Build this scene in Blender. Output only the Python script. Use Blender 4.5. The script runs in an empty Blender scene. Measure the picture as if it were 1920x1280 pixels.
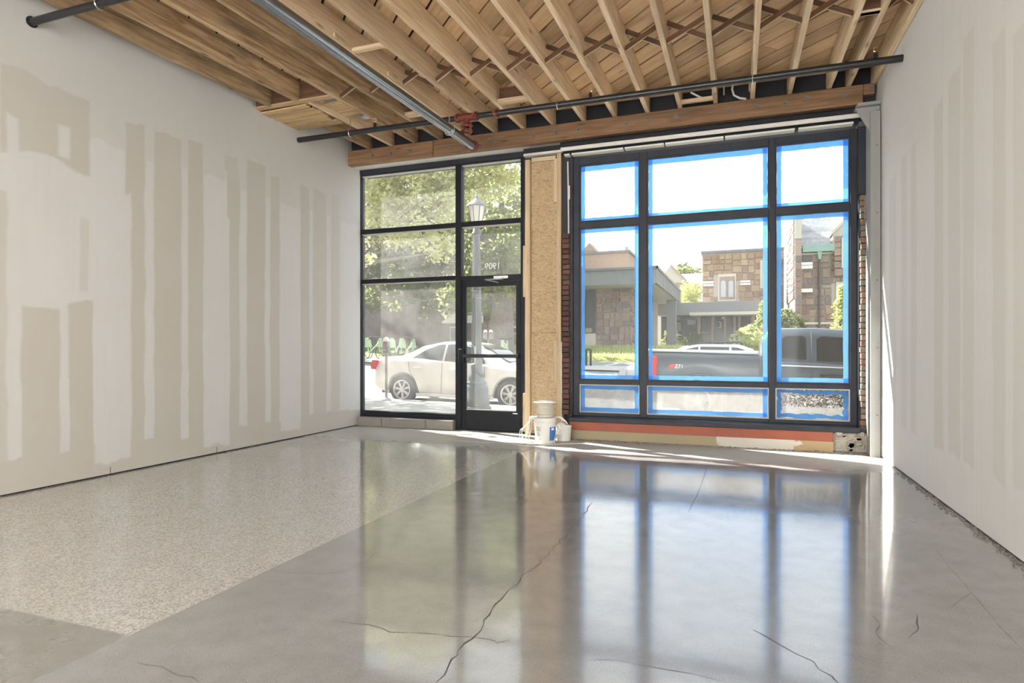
import bpy, math, random
from mathutils import Matrix, Vector
random.seed(7)
R = random.Random(11)
rad = math.radians
SC = bpy.context.scene
COL = SC.collection

# ------------------------------------------------------------------ camera, world, sun, exposure
F, CXP, HYP, CAMH = 1156.0, 960.0, 655.0, 1.15
YAW = math.atan(423 / 1156.0)
cam_d = bpy.data.cameras.new('camera')
cam = bpy.data.objects.new('camera', cam_d)
COL.objects.link(cam)
cam.location = (0, 0, CAMH)
cam.rotation_euler = (rad(90), 0, YAW)
cam_d.sensor_width = 36.0
cam_d.lens = F / 1920 * 36.0
cam_d.shift_y = 15.0 / 1920
cam_d.clip_end = 400
SC.camera = cam

world = bpy.data.worlds.new('World')
SC.world = world
world.use_nodes = True
wn = world.node_tree.nodes
wl = world.node_tree.links
wn.clear()
w_out = wn.new('ShaderNodeOutputWorld')
w_bg = wn.new('ShaderNodeBackground')
w_tc = wn.new('ShaderNodeTexCoord')
w_nz = wn.new('ShaderNodeTexNoise')
w_nz.inputs['Scale'].default_value = 2.6
w_nz.inputs['Detail'].default_value = 6
w_rp = wn.new('ShaderNodeValToRGB')
w_rp.color_ramp.elements[0].position = 0.40
w_rp.color_ramp.elements[0].color = (0.78, 0.89, 1.05, 1)
w_rp.color_ramp.elements[1].position = 0.66
w_rp.color_ramp.elements[1].color = (1.10, 1.10, 1.08, 1)
wl.new(w_tc.outputs['Generated'], w_nz.inputs['Vector'])
wl.new(w_nz.outputs['Fac'], w_rp.inputs['Fac'])
wl.new(w_rp.outputs['Color'], w_bg.inputs['Color'])
wl.new(w_bg.outputs[0], w_out.inputs[0])
w_bg.inputs['Strength'].default_value = 2.1

SUN_DIR = Vector((2.5, -1.0, -2.14)).normalized()
sun_d = bpy.data.lights.new('sun', 'SUN')
sun_d.energy = 26.0
sun_d.angle = rad(0.6)
sun_d.color = (1.0, 0.95, 0.86)
sun = bpy.data.objects.new('sun', sun_d)
COL.objects.link(sun)
sun.rotation_euler = SUN_DIR.to_track_quat('-Z', 'Y').to_euler()

def area(name, loc, aim, sx, sy, power, col):
    d = bpy.data.lights.new(name, 'AREA')
    d.shape = 'RECTANGLE'; d.size = sx; d.size_y = sy; d.energy = power; d.color = col
    o = bpy.data.objects.new(name, d)
    COL.objects.link(o)
    o.location = loc
    o.rotation_euler = (Vector(aim) - Vector(loc)).to_track_quat('-Z', 'Y').to_euler()
    return o
# added fill lamps behind the camera, bounced off the white back wall
FILL_LAMPS = [((-4.0, -2.0, 0.26), (-4.2, -5.0, 3.4), 1020), ((0.2, -2.0, 0.26), (0.4, -5.0, 3.4), 1020),
         ((-2.0, -1.8, 0.26), (-2.0, -5.0, 3.2), 1220)]
for i, (l, a, p) in enumerate(FILL_LAMPS):
    area('fill_lamp', l, a, 0.9, 0.36, p, (0.985, 0.99, 1.0))

SC.view_settings.view_transform = 'Standard'
SC.view_settings.look = 'None'
SC.view_settings.gamma = 1.0
SC.view_settings.use_curve_mapping = False
SC.view_settings.exposure = 0.0

# ------------------------------------------------------------------ helpers
class MB:
    def __init__(s): s.v = []; s.f = []; s.M = None
    def add(s, vs, fs):
        b = len(s.v)
        if s.M is not None: vs = [tuple(s.M @ Vector(p)) for p in vs]
        s.v += [tuple(p) for p in vs]; s.f += [tuple(i + b for i in f) for f in fs]
        return s
    def box(s, x0, x1, y0, y1, z0, z1):
        vs = [(x, y, z) for z in (z0, z1) for y in (y0, y1) for x in (x0, x1)]
        return s.add(vs, [(0, 2, 3, 1), (4, 5, 7, 6), (0, 1, 5, 4), (2, 6, 7, 3), (0, 4, 6, 2), (1, 3, 7, 5)])
    def cbox(s, x0, x1, y0, y1, z0, z1, c=0.004):
        vs = []; idx = {}
        for sx in (0, 1):
            for sy in (0, 1):
                for sz in (0, 1):
                    X = (x0, x1)[sx]; Y = (y0, y1)[sy]; Z = (z0, z1)[sz]
                    ix = c if sx == 0 else -c; iy = c if sy == 0 else -c; iz = c if sz == 0 else -c
                    for a, p in (('x', (X, Y + iy, Z + iz)), ('y', (X + ix, Y, Z + iz)), ('z', (X + ix, Y + iy, Z))):
                        idx[(sx, sy, sz, a)] = len(vs); vs.append(p)
        g = lambda *k: idx[k]
        fs = [(g(0,0,0,'x'), g(0,0,1,'x'), g(0,1,1,'x'), g(0,1,0,'x')), (g(1,0,0,'x'), g(1,1,0,'x'), g(1,1,1,'x'), g(1,0,1,'x')),
              (g(0,0,0,'y'), g(1,0,0,'y'), g(1,0,1,'y'), g(0,0,1,'y')), (g(0,1,0,'y'), g(0,1,1,'y'), g(1,1,1,'y'), g(1,1,0,'y')),
              (g(0,0,0,'z'), g(0,1,0,'z'), g(1,1,0,'z'), g(1,0,0,'z')), (g(0,0,1,'z'), g(1,0,1,'z'), g(1,1,1,'z'), g(0,1,1,'z'))]
        for a in (0, 1):
            for b in (0, 1):
                fs.append((g(a,b,0,'x'), g(a,b,0,'y'), g(a,b,1,'y'), g(a,b,1,'x')))
                fs.append((g(a,0,b,'x'), g(a,0,b,'z'), g(a,1,b,'z'), g(a,1,b,'x')))
                fs.append((g(0,a,b,'y'), g(0,a,b,'z'), g(1,a,b,'z'), g(1,a,b,'y')))
                for d in (0, 1): fs.append((g(a,b,d,'x'), g(a,b,d,'y'), g(a,b,d,'z')))
        return s.add(vs, fs)
    def tube(s, pts, r, n=10, cap=True):
        pts = [Vector(p) for p in pts]; rs = r if isinstance(r, (list, tuple)) else [r] * len(pts)
        vs = []; fs = []; up = None
        for i, p in enumerate(pts):
            t = (pts[min(i + 1, len(pts) - 1)] - pts[max(i - 1, 0)]).normalized()
            if up is None: up = Vector((0, 0, 1)) if abs(t.z) < 0.9 else Vector((1, 0, 0))
            u = (up - t * up.dot(t)).normalized(); up = u; w = t.cross(u)
            for k in range(n):
                a = 2 * math.pi * k / n
                vs.append(p + (u * math.cos(a) + w * math.sin(a)) * rs[i])
        for i in range(len(pts) - 1):
            for k in range(n):
                k2 = (k + 1) % n
                fs.append((i * n + k, (i + 1) * n + k, (i + 1) * n + k2, i * n + k2))
        if cap:
            fs.append(tuple(range(n))); fs.append(tuple(reversed(range((len(pts) - 1) * n, len(pts) * n))))
        return s.add(vs, fs)
    def lathe(s, prof, c=(0, 0, 0), n=24, axis='z', cap=True):
        vs = []; fs = []
        for r, h in prof:
            for k in range(n):
                a = 2 * math.pi * k / n
                x, y = r * math.cos(a), r * math.sin(a)
                p = (x, y, h) if axis == 'z' else ((x, h, y) if axis == 'y' else (h, x, y))
                vs.append((p[0] + c[0], p[1] + c[1], p[2] + c[2]))
        for i in range(len(prof) - 1):
            for k in range(n):
                k2 = (k + 1) % n
                fs.append((i * n + k, i * n + k2, (i + 1) * n + k2, (i + 1) * n + k))
        if cap and prof[0][0] > 1e-5: fs.append(tuple(reversed(range(n))))
        if cap and prof[-1][0] > 1e-5: fs.append(tuple(range((len(prof) - 1) * n, len(prof) * n)))
        return s.add(vs, fs)
    def prism(s, poly, a0, a1, axis='y'):
        n = len(poly)
        mk = (lambda p, a: (p[0], a, p[1])) if axis == 'y' else ((lambda p, a: (a, p[0], p[1])) if axis == 'x' else (lambda p, a: (p[0], p[1], a)))
        vs = [mk(p, a0) for p in poly] + [mk(p, a1) for p in poly]
        fs = [tuple(range(n)), tuple(reversed(range(n, 2 * n)))] + [(i, i + n, (i + 1) % n + n, (i + 1) % n) for i in range(n)]
        return s.add(vs, fs)
    def grid(s, rows):
        m = len(rows[0]); vs = [p for r in rows for p in r]
        fs = [(i * m + j, i * m + j + 1, (i + 1) * m + j + 1, (i + 1) * m + j) for i in range(len(rows) - 1) for j in range(m - 1)]
        return s.add(vs, fs)
    def mesh(s, name, mat, smooth=False):
        me = bpy.data.meshes.new(name); me.from_pydata(s.v, [], s.f); me.materials.append(mat)
        import bmesh
        bm = bmesh.new(); bm.from_mesh(me); bmesh.ops.recalc_face_normals(bm, faces=bm.faces); bm.to_mesh(me); bm.free()
        if smooth:
            me.polygons.foreach_set('use_smooth', [True] * len(me.polygons))
            try: me.set_sharp_from_angle(angle=rad(38))
            except Exception: pass
        me.update(); return me
    def build(s, name, mat, parent=None, smooth=False, **kw):
        return link(name, s.mesh(name, mat, smooth), parent, **kw)

def link(name, data, parent=None, matrix=None, label=None, cat=None, group=None, kind=None):
    o = bpy.data.objects.new(name, data); COL.objects.link(o)
    if parent: o.parent = parent
    if matrix is not None: o.matrix_local = matrix
    tag(o, label, cat, group, kind); return o
def tag(o, label=None, cat=None, group=None, kind=None):
    if label: o['label'] = label
    if cat: o['category'] = cat
    if group: o['group'] = group
    if kind: o['kind'] = kind
    return o
def empty(name, loc=(0, 0, 0), label=None, cat=None, group=None, kind=None, rot=None):
    o = bpy.data.objects.new(name, None); COL.objects.link(o); o.location = loc; o.empty_display_size = 0.1
    if rot: o.rotation_euler = rot
    return tag(o, label, cat, group, kind)
def copy_tree(o, parent=None):
    c = o.copy(); COL.objects.link(c)
    if parent: c.parent = parent
    for ch in list(o.children): copy_tree(ch, c)
    return c
def frame(o, x, y, z):
    return Matrix(((x[0], y[0], z[0], o[0]), (x[1], y[1], z[1], o[1]), (x[2], y[2], z[2], o[2]), (0, 0, 0, 1)))
def TS(loc, sc): return Matrix.Translation(loc) @ Matrix.Diagonal((sc[0], sc[1], sc[2], 1))

# ------------------------------------------------------------------ materials
class NT:
    def __init__(s, name):
        s.m = bpy.data.materials.new(name); s.m.use_nodes = True; s.n = s.m.node_tree.nodes; s.l = s.m.node_tree.links; s.n.clear()
        s.out = s.n.new('ShaderNodeOutputMaterial')
    def new(s, t, ins=None, **at):
        nd = s.n.new(t)
        for k, v in at.items(): setattr(nd, k, v)
        for k, v in (ins or {}).items():
            sk = nd.inputs[k]
            if hasattr(v, 'is_output'): s.l.new(v, sk)
            else: sk.default_value = v
        return nd
    def math(s, op, a, b=None, clamp=False):
        nd = s.new('ShaderNodeMath', {0: a}, operation=op, use_clamp=clamp)
        if b is not None:
            if hasattr(b, 'is_output'): s.l.new(b, nd.inputs[1])
            else: nd.inputs[1].default_value = b
        return nd.outputs[0]
    def vm(s, op, a, b=None):
        nd = s.new('ShaderNodeVectorMath', {0: a}, operation=op)
        if b is not None:
            if hasattr(b, 'is_output'): s.l.new(b, nd.inputs[1])
            else: nd.inputs[1].default_value = b
        return nd.outputs[0]
    def noise(s, vec, scale, detail=3, rough=0.55, dist=0.0):
        return s.new('ShaderNodeTexNoise', {'Vector': vec, 'Scale': scale, 'Detail': detail, 'Roughness': rough, 'Distortion': dist}).outputs['Fac']
    def ramp(s, fac, *st):
        nd = s.new('ShaderNodeValToRGB', {'Fac': fac}); e = nd.color_ramp.elements
        while len(e) < len(st): e.new(0.5)
        for i, (p, c) in enumerate(st):
            e[i].position = p; e[i].color = (c, c, c, 1) if not isinstance(c, tuple) else (*c, 1)
        return nd.outputs['Color']
    def mix(s, fac, a, b, mode='MIX'):
        nd = s.new('ShaderNodeMix', data_type='RGBA', blend_type=mode)
        for i, v in ((0, fac), (6, a), (7, b)):
            if hasattr(v, 'is_output'): s.l.new(v, nd.inputs[i])
            else: nd.inputs[i].default_value = v if i == 0 else (*v, 1)
        return nd.outputs[2]
    def mrange(s, v, a, b, c=0.0, d=1.0):
        return s.new('ShaderNodeMapRange', {0: v, 1: a, 2: b, 3: c, 4: d}, interpolation_type='SMOOTHSTEP').outputs[0]
    def princ(s, col, rough=0.5, metal=0.0, bump=None, bstr=0.2, bdist=0.01, **kw):
        p = s.new('ShaderNodeBsdfPrincipled')
        for k, v in (('Base Color', col), ('Roughness', rough), ('Metallic', metal)):
            if hasattr(v, 'is_output'): s.l.new(v, p.inputs[k])
            else: p.inputs[k].default_value = (*v, 1) if isinstance(v, tuple) else v
        for k, v in kw.items():
            if hasattr(v, 'is_output'): s.l.new(v, p.inputs[k])
            else: p.inputs[k].default_value = v
        if bump is not None:
            b = s.new('ShaderNodeBump', {'Height': bump, 'Strength': bstr, 'Distance': bdist})
            s.l.new(b.outputs[0], p.inputs['Normal'])
        s.l.new(p.outputs[0], s.out.inputs[0]); return s.m
    def obj(s): return s.new('ShaderNodeTexCoord').outputs['Object']
    def pos(s): return s.new('ShaderNodeNewGeometry').outputs['Position']
    def rnd(s): return s.new('ShaderNodeObjectInfo').outputs['Random']

def simple(name, col, rough=0.6, metal=0.0, var=0.12, scale=9.0, bstr=0.08, world_space=False, **kw):
    t = NT(name); v = t.pos() if world_space else t.obj()
    n = t.noise(v, scale, 4)
    c = t.mix(n, tuple(max(0, k * (1 - var)) for k in col), tuple(min(1, k * (1 + var)) for k in col))
    return t.princ(c, rough, metal, bump=n, bstr=bstr, bdist=0.004, **kw)

def wood(name, light, dark, stain, rough=0.7, knots=0.75, grain=1.0, t0=0.80, t1=1.12, fg=0.28, st=0.60):
    t = NT(name); v = t.obj(); rn = t.rnd()
    off = t.new('ShaderNodeCombineXYZ', {0: t.math('MULTIPLY', rn, 37.0), 1: t.math('MULTIPLY', rn, 11.3), 2: t.math('MULTIPLY', rn, 5.7)}).outputs[0]
    v = t.vm('ADD', v, off)
    g = t.noise(t.vm('MULTIPLY', v, (0.9, 20 * grain, 20 * grain)), 1.6, 5, 0.6, 0.9)
    fine = t.noise(t.vm('MULTIPLY', v, (2.0, 90, 90)), 2.0, 3, 0.6)
    col = t.mix(t.ramp(g, (0.36, 0.0), (0.62, 1.0)), dark, light)
    col = t.mix(t.math('MULTIPLY', t.ramp(fine, (0.45, 0.0), (0.75, 1.0)), fg), col, dark)
    big = t.noise(t.vm('MULTIPLY', v, (0.8, 3.5, 3.5)), 1.3, 4, 0.65)
    col = t.mix(t.math('MULTIPLY', t.ramp(big, (0.52, 0.0), (0.78, 1.0)), st), col, stain)
    vo = t.new('ShaderNodeTexVoronoi', {'Vector': t.vm('MULTIPLY', v, (1.3, 5.0, 5.0)), 'Scale': 1.35}).outputs['Distance']
    kn = t.math('MULTIPLY', t.ramp(vo, (0.03, 1.0), (0.15, 0.0)), knots)
    col = t.mix(kn, col, tuple(k * 0.28 for k in dark))
    tone = t.ramp(rn, (0.0, t0), (1.0, t1))
    col = t.mix(1.0, col, tone, 'MULTIPLY')
    return t.princ(col, rough, bump=g, bstr=0.25, bdist=0.004)

M = {}
M['joist'] = wood('joist_wood', (0.77, 0.600, 0.400), (0.57, 0.400, 0.230), (0.42, 0.325, 0.225))
M['joist_old'] = wood('weathered_joist_wood', (0.53, 0.375, 0.215), (0.24, 0.150, 0.075), (0.10, 0.085, 0.070), grain=0.6, knots=0.97, fg=0.5, st=0.8)
M['plank'] = wood('plank_wood', (0.74, 0.51, 0.295), (0.585, 0.375, 0.195), (0.40, 0.31, 0.21), grain=0.6, t0=0.66, t1=1.15, fg=0.15)
M['beam'] = wood('beam_wood', (0.300, 0.172, 0.085), (0.165, 0.088, 0.042), (0.080, 0.048, 0.030))
M['strut'] = wood('strut_wood', (0.16, 0.075, 0.035), (0.075, 0.033, 0.016), (0.05, 0.025, 0.014))
M['stud'] = wood('stud_wood', (0.60, 0.475, 0.315), (0.48, 0.355, 0.215), (0.42, 0.31, 0.19), knots=0.5)
M['soffit'] = wood('soffit_wood', (0.60, 0.42, 0.22), (0.42, 0.27, 0.13), (0.26, 0.19, 0.12))

def wall_mat(name, base, bare, axis_ab, bares_and_bounce, muds, streak=0.0):
    t = NT(name); p = t.pos()
    sp = t.new('ShaderNodeSeparateXYZ', {0: p})
    flat = t.new('ShaderNodeCombineXYZ', {0: 0.0, 1: sp.outputs[1], 2: sp.outputs[2]}).outputs[0]
    nz = t.new('ShaderNodeTexNoise', {'Vector': t.vm('MULTIPLY', flat, (1, 1.0, 1.0)), 'Scale': 2.6, 'Detail': 2.5, 'Roughness': 0.5}).outputs['Color']
    w = t.vm('ADD', flat, t.vm('MULTIPLY', t.vm('SUBTRACT', nz, (0.5, 0.5, 0.5)), (0.0, 0.055, 0.25)))
    def mask(rects):
        tot = None
        for (y0, y1, z0, z1, s) in rects:
            d = t.vm('SUBTRACT', t.vm('ABSOLUTE', t.vm('SUBTRACT', w, (0, (y0 + y1) / 2, (z0 + z1) / 2))), (0, abs(y1 - y0) / 2, abs(z1 - z0) / 2))
            q = t.new('ShaderNodeSeparateXYZ', {0: d})
            m = t.math('MULTIPLY', t.mrange(t.math('MAXIMUM', q.outputs[1], q.outputs[2]), -0.015, 0.02, 1.0, 0.0), s)
            tot = m if tot is None else t.math('MAXIMUM', tot, m)
        return tot
    mk = mask(bares_and_bounce)
    if muds:
        mk = t.math('SUBTRACT', mk, mask(muds), True)
    col = t.mix(mk, base, bare)
    blot = t.noise(flat, 1.4, 5, 0.6)
    col = t.mix(t.math('MULTIPLY', t.ramp(blot, (0.40, 0.0), (0.70, 1.0)), 0.30), col, tuple(a * 0.5 + b * 0.5 for a, b in zip(base, bare)))
    st = t.noise(t.vm('MULTIPLY', flat, (1, 14, 0.5)), 1.5, 4, 0.6)
    col = t.mix(t.math('MULTIPLY', t.ramp(st, (0.45, 0.0), (0.75, 1.0)), 0.12 + streak), col, bare)
    return t.princ(col, 0.75, bump=t.noise(flat, 30, 3), bstr=0.05, bdist=0.002)

# ---- pixel helpers, used only to place bare-board patches and distant pieces at real positions
SN, CN = math.sin(YAW), math.cos(YAW)
def ray(px, py):
    u = (px - CXP) / F; v = (HYP - py) / F
    return (u * CN - SN, u * SN + CN, v)
def onX(px, py, X):
    r = ray(px, py); t = X / r[0]; return (r[1] * t, CAMH + r[2] * t)
def onY(px, py, Y):
    r = ray(px, py); t = Y / r[1]; return (r[0] * t, CAMH + r[2] * t)
def onZ(px, py, Z=0.0):
    r = ray(px, py); t = (Z - CAMH) / r[2]; return (r[0] * t, r[1] * t)

XL, XR, YF, YB = -5.40, 1.44, 7.80, -5.0
def lrect(x0, x1, y0, y1, s=1.0):
    ya = onX(x0, y0, XL)[0]; yb = onX(x1, y0, XL)[0]; zt = onX((x0 + x1) / 2, y0, XL)[1]
    zb = 0.05 if y1 is None else onX((x0 + x1) / 2, y1, XL)[1]
    return (ya, yb, zb, zt, s)
bares_and_bounce = [lrect(0, 168, 152, 300), lrect(-80, 12, 350, None, .8), lrect(40, 113, 572, None), lrect(130, 175, 566, None),
         lrect(236, 271, 232, None), lrect(289, 340, 256, None), lrect(353, 381, 270, None), lrect(421, 447, 292, 330, .8),
         lrect(426, 449, 330, None, .9), lrect(463, 497, 306, None), lrect(507, 524, 330, None, .9), lrect(563, 580, 354, None, .9),
         lrect(587, 612, 355, None, .8), lrect(621, 637, 363, None, .7), (1.0, 8.2, -0.2, 0.27, .95), (0.0, 8.2, 3.02, 4.7, .38), lrect(150, 166, 400, 545, .5)]  # wide top band paints the ceiling's warm bounce into the wall colour
strip = lambda a, b, yb: (*sorted([onX(a, 655, XL)[0], onX(b, 655, XL)[0]]), onX((a + b) / 2, yb, XL)[1], 0.9, 1.0)
muds = [strip(20, 37, 862), strip(115, 129, 850), strip(273, 288, 822), strip(340, 352, 815), strip(451, 462, 790), strip(498, 506, 786), strip(581, 587, 775),
         lrect(13, 34, 212, 288), lrect(109, 130, 236, 300), (*sorted([onX(178, 600, XL)[0], onX(246, 600, XL)[0]]), 0.13, 2.6, 1.0),
        (*sorted([onX(383, 600, XL)[0], onX(430, 600, XL)[0]]), 0.10, 2.6, 1.0), (*sorted([onX(527, 600, XL)[0], onX(563, 600, XL)[0]]), 0.12, 2.6, 1.0)]
M['wall_left'] = wall_mat('drywall_left', (0.575, 0.570, 0.562), (0.462, 0.440, 0.392), None, bares_and_bounce, muds)
rb = []
for (a, b, yt, s) in [(1668, 1680, 330, .5), (1690, 1700, 290, .5), (1708, 1718, 270, .6), (1752, 1768, 190, .7), (1778, 1800, 150, .6), (1806, 1826, 70, .55), (1862, 1885, 60, .6), (1900, 1960, 40, .5)]:
    ya = onX(a, 655, XR)[0]; yb = onX(b, 655, XR)[0]; zt = min(3.3, onX((a + b) / 2, yt, XR)[1])
    rb.append((min(ya, yb), max(ya, yb), 0.4, zt, s))
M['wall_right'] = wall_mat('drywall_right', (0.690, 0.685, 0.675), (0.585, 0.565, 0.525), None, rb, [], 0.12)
M['brick_wall'] = simple('brown_street_brick', (0.16, 0.10, 0.08), 0.9, 0, 0.2, 4)
M['white_wall'] = simple('plain_drywall', (0.68, 0.67, 0.65), 0.8)

# polished floor materials
def floor_mat(name, c0, c1, kind):
    t = NT(name); p = t.pos()
    b1 = t.noise(p, 0.9, 6, 0.62); b2 = t.noise(p, 7.0, 5, 0.6); sp = t.noise(p, 160, 2, 0.5)
    col = t.mix(t.ramp(b1, (0.3, 0.0), (0.7, 1.0)), c0, c1)
    col = t.mix(t.math('MULTIPLY', t.ramp(b2, (0.40, 0.0), (0.75, 1.0)), 0.45), col, tuple(k * 0.72 for k in c0))
    if kind == 'terrazzo':
        vo = t.new('ShaderNodeTexVoronoi', {'Vector': p, 'Scale': 130.0})
        ch = t.new('ShaderNodeSeparateColor', {0: vo.outputs['Color']}).outputs[0]
        chip = t.ramp(ch, (0.0, (0.16, 0.155, 0.145)), (0.28, (0.30, 0.29, 0.27)), (0.45, (0.50, 0.49, 0.465)), (1.0, (0.72, 0.71, 0.68)))
        col = t.mix(0.55, col, chip)
    else:
        col = t.mix(t.math('MULTIPLY', t.ramp(sp, (0.58, 0.0), (0.70, 1.0)), 0.55), col, tuple(k * 0.42 for k in c0))
        agg = t.noise(p, 420, 2, 0.6); col = t.mix(t.math('MULTIPLY', t.ramp(agg, (0.50, 0.0), (0.72, 1.0)), 0.40), col, tuple(min(1, k * 1.6) for k in c1))
        pit = t.new('ShaderNodeTexVoronoi', {'Vector': p, 'Scale': 26.0}).outputs['Distance']
        col = t.mix(t.math('MULTIPLY', t.ramp(pit, (0.035, 1.0), (0.075, 0.0)), 0.75), col, tuple(k * 0.30 for k in c0))
    rg = t.new('ShaderNodeMapRange', {0: b2, 1: 0.3, 2: 0.75, 3: 0.09 if kind != 'patch' else 0.22, 4: 0.20 if kind != 'patch' else 0.38}).outputs[0]
    wave = t.noise(p, 3.0, 2, 0.4)
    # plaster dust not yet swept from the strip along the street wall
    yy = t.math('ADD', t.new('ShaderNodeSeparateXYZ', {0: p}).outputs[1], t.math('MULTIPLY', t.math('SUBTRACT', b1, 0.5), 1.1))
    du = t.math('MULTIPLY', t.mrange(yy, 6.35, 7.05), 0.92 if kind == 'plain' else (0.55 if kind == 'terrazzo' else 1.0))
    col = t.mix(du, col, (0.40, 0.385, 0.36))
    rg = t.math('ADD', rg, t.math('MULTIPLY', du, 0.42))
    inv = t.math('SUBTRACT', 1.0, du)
    return t.princ(col, rg, bump=wave, bstr=0.10, bdist=0.012, **{'IOR': 1.62, 'Coat Weight': t.math('MULTIPLY', inv, 0.6), 'Coat Roughness': 0.07, 'Coat IOR': 1.55, 'Specular IOR Level': t.math('MULTIPLY', t.math('ADD', inv, 0.12), 0.5)})
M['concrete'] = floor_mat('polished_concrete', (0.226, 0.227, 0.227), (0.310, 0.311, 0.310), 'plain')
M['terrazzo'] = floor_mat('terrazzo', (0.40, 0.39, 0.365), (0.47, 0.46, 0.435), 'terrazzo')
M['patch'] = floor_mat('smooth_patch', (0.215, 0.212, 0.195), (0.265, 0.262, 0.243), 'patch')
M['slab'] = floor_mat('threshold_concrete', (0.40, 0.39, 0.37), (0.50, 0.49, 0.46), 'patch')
M['crack'] = simple('crack_dark', (0.075, 0.07, 0.065), 0.9)
M['debris'] = simple('mortar_crumbs', (0.20, 0.19, 0.17), 0.95, var=0.5, scale=40)

M['black_frame'] = simple('dark_aluminium', (0.012, 0.014, 0.018), 0.5, 0.0, 0.1, **{'Specular IOR Level': 0.2})
M['steel_dark'] = simple('dark_painted_steel', (0.030, 0.034, 0.044), 0.5, 0.0, 0.45, 5, **{'Specular IOR Level': 0.25})
M['gasket'] = simple('pale_glazing_bead', (0.42, 0.41, 0.38), 0.5)
M['sheath'] = simple('dark_sheathing', (0.013, 0.014, 0.022), 0.7, 0, 0.3)
M['plaster'] = simple('old_white_plaster', (0.66, 0.64, 0.59), 0.8, 0, 0.12, 14, 0.3)
M['lintel'] = simple('white_painted_steel', (0.70, 0.68, 0.62), 0.5, 0, 0.10, 6)
M['steel_grey'] = simple('grey_primed_steel', (0.27, 0.27, 0.26), 0.5, 0, 0.10, 6)
M['mortar'] = simple('old_mortar', (0.16, 0.148, 0.13), 0.95, 0, 0.5, 18, 0.7)
M['rubble'] = simple('rough_concrete', (0.30, 0.275, 0.235), 0.95, 0, 0.45, 16, 1.0)
M['red_sill'] = simple('red_primer_steel', (0.32, 0.085, 0.045), 0.6, 0, 0.18, 6)
def tan_mat():
    t = NT('peeling_tan_paint'); p = t.pos(); n = t.noise(p, 3.0, 5, 0.6); x = t.new('ShaderNodeSeparateXYZ', {0: p}).outputs[0]
    xd = t.math('ADD', x, t.math('MULTIPLY', t.math('SUBTRACT', n, 0.5), 0.5))
    w = t.math('MULTIPLY', t.mrange(xd, -0.22, -0.20), t.mrange(xd, 0.60, 0.62, 1.0, 0.0))
    c = t.mix(w, (0.34, 0.285, 0.18), (0.58, 0.55, 0.48)); c = t.mix(t.mrange(xd, 0.60, 0.64), c, (0.40, 0.29, 0.16))
    return t.princ(c, 0.75, bump=n, bstr=0.2)
M['tan'] = tan_mat()
M['curb_block'] = simple('grey_concrete_block', (0.215, 0.205, 0.185), 0.9, 0, 0.2, 30, 0.3)
def rand_mat(name, cols, rough=0.9, scale=14, bstr=0.5):
    t = NT(name); rn = t.rnd(); st = [(i / max(1, len(cols) - 1), c) for i, c in enumerate(cols)]
    c = t.ramp(rn, *st); n = t.noise(t.pos(), scale, 4)
    c = t.mix(1.0, c, t.ramp(n, (0.2, 0.72), (0.8, 1.22)), 'MULTIPLY')
    return t.princ(c, rough, bump=n, bstr=bstr, bdist=0.01)
M['brick'] = rand_mat('old_brick', [(0.075, 0.038, 0.032), (0.13, 0.055, 0.042), (0.060, 0.042, 0.040), (0.16, 0.075, 0.055)], scale=30)
M['brick_r'] = rand_mat('mortared_brick', [(0.22, 0.19, 0.155), (0.17, 0.145, 0.12), (0.24, 0.13, 0.09), (0.28, 0.25, 0.21)], scale=30)
def osb():
    t = NT('oriented_strand_board'); v = t.obj()
    a = t.new('ShaderNodeTexVoronoi', {'Vector': t.vm('ADD', t.vm('MULTIPLY', v, (45, 45, 110)), t.vm('MULTIPLY', t.new('ShaderNodeTexNoise', {'Vector': v, 'Scale': 9.0}).outputs['Color'], (6, 6, 6))), 'Scale': 1.0}).outputs['Color']
    g = t.new('ShaderNodeSeparateColor', {0: a}).outputs[0]
    c = t.ramp(g, (0.0, (0.26, 0.18, 0.10)), (0.15, (0.38, 0.275, 0.155)), (1.0, (0.50, 0.375, 0.225)))
    dk = t.noise(t.vm('MULTIPLY', v, (40, 40, 12)), 1.0, 4, 0.6)
    c = t.mix(t.math('MULTIPLY', t.ramp(dk, (0.64, 0.0), (0.74, 1.0)), 0.7), c, (0.22, 0.13, 0.06))
    return t.princ(c, 0.7, bump=g, bstr=0.15)
M['osb'] = osb()

def glass(name, dust, dcol=(0.9, 0.9, 0.88), tint=(0.97, 0.985, 0.98), gl=0.007):
    t = NT(name); p = t.pos()
    n = t.noise(t.vm('MULTIPLY', p, (1.0, 1.0, 0.7)), 1.5, 6, 0.62, 0.8)
    f = t.math('MULTIPLY', t.ramp(n, (0.28, 0.25), (0.72, 1.0)), dust)
    tr = t.new('ShaderNodeBsdfTransparent', {0: (*tint, 1)})
    tl = t.new('ShaderNodeBsdfTranslucent', {0: (*dcol, 1)}); df = t.new('ShaderNodeBsdfDiffuse', {0: (*dcol, 1)})
    dd = t.new('ShaderNodeMixShader', {0: 0.35}); t.l.new(tl.outputs[0], dd.inputs[1]); t.l.new(df.outputs[0], dd.inputs[2])
    m1 = t.new('ShaderNodeMixShader', {0: f}); t.l.new(tr.outputs[0], m1.inputs[1]); t.l.new(dd.outputs[0], m1.inputs[2])
    g = t.new('ShaderNodeBsdfGlossy', {'Roughness': 0.02}); m2 = t.new('ShaderNodeMixShader', {0: gl})
    t.l.new(m1.outputs[0], m2.inputs[1]); t.l.new(g.outputs[0], m2.inputs[2]); t.l.new(m2.outputs[0], t.out.inputs[0]); return t.m
M['glass_dusty'] = glass('dusty_glass', 0.13)
M['glass_door'] = glass('lightly_dusty_glass', 0.08)
M['glass_clear'] = glass('clear_glass', 0.012)
M['glass_frost'] = glass('film_covered_glass', 0.95, (0.50, 0.49, 0.47))
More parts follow.
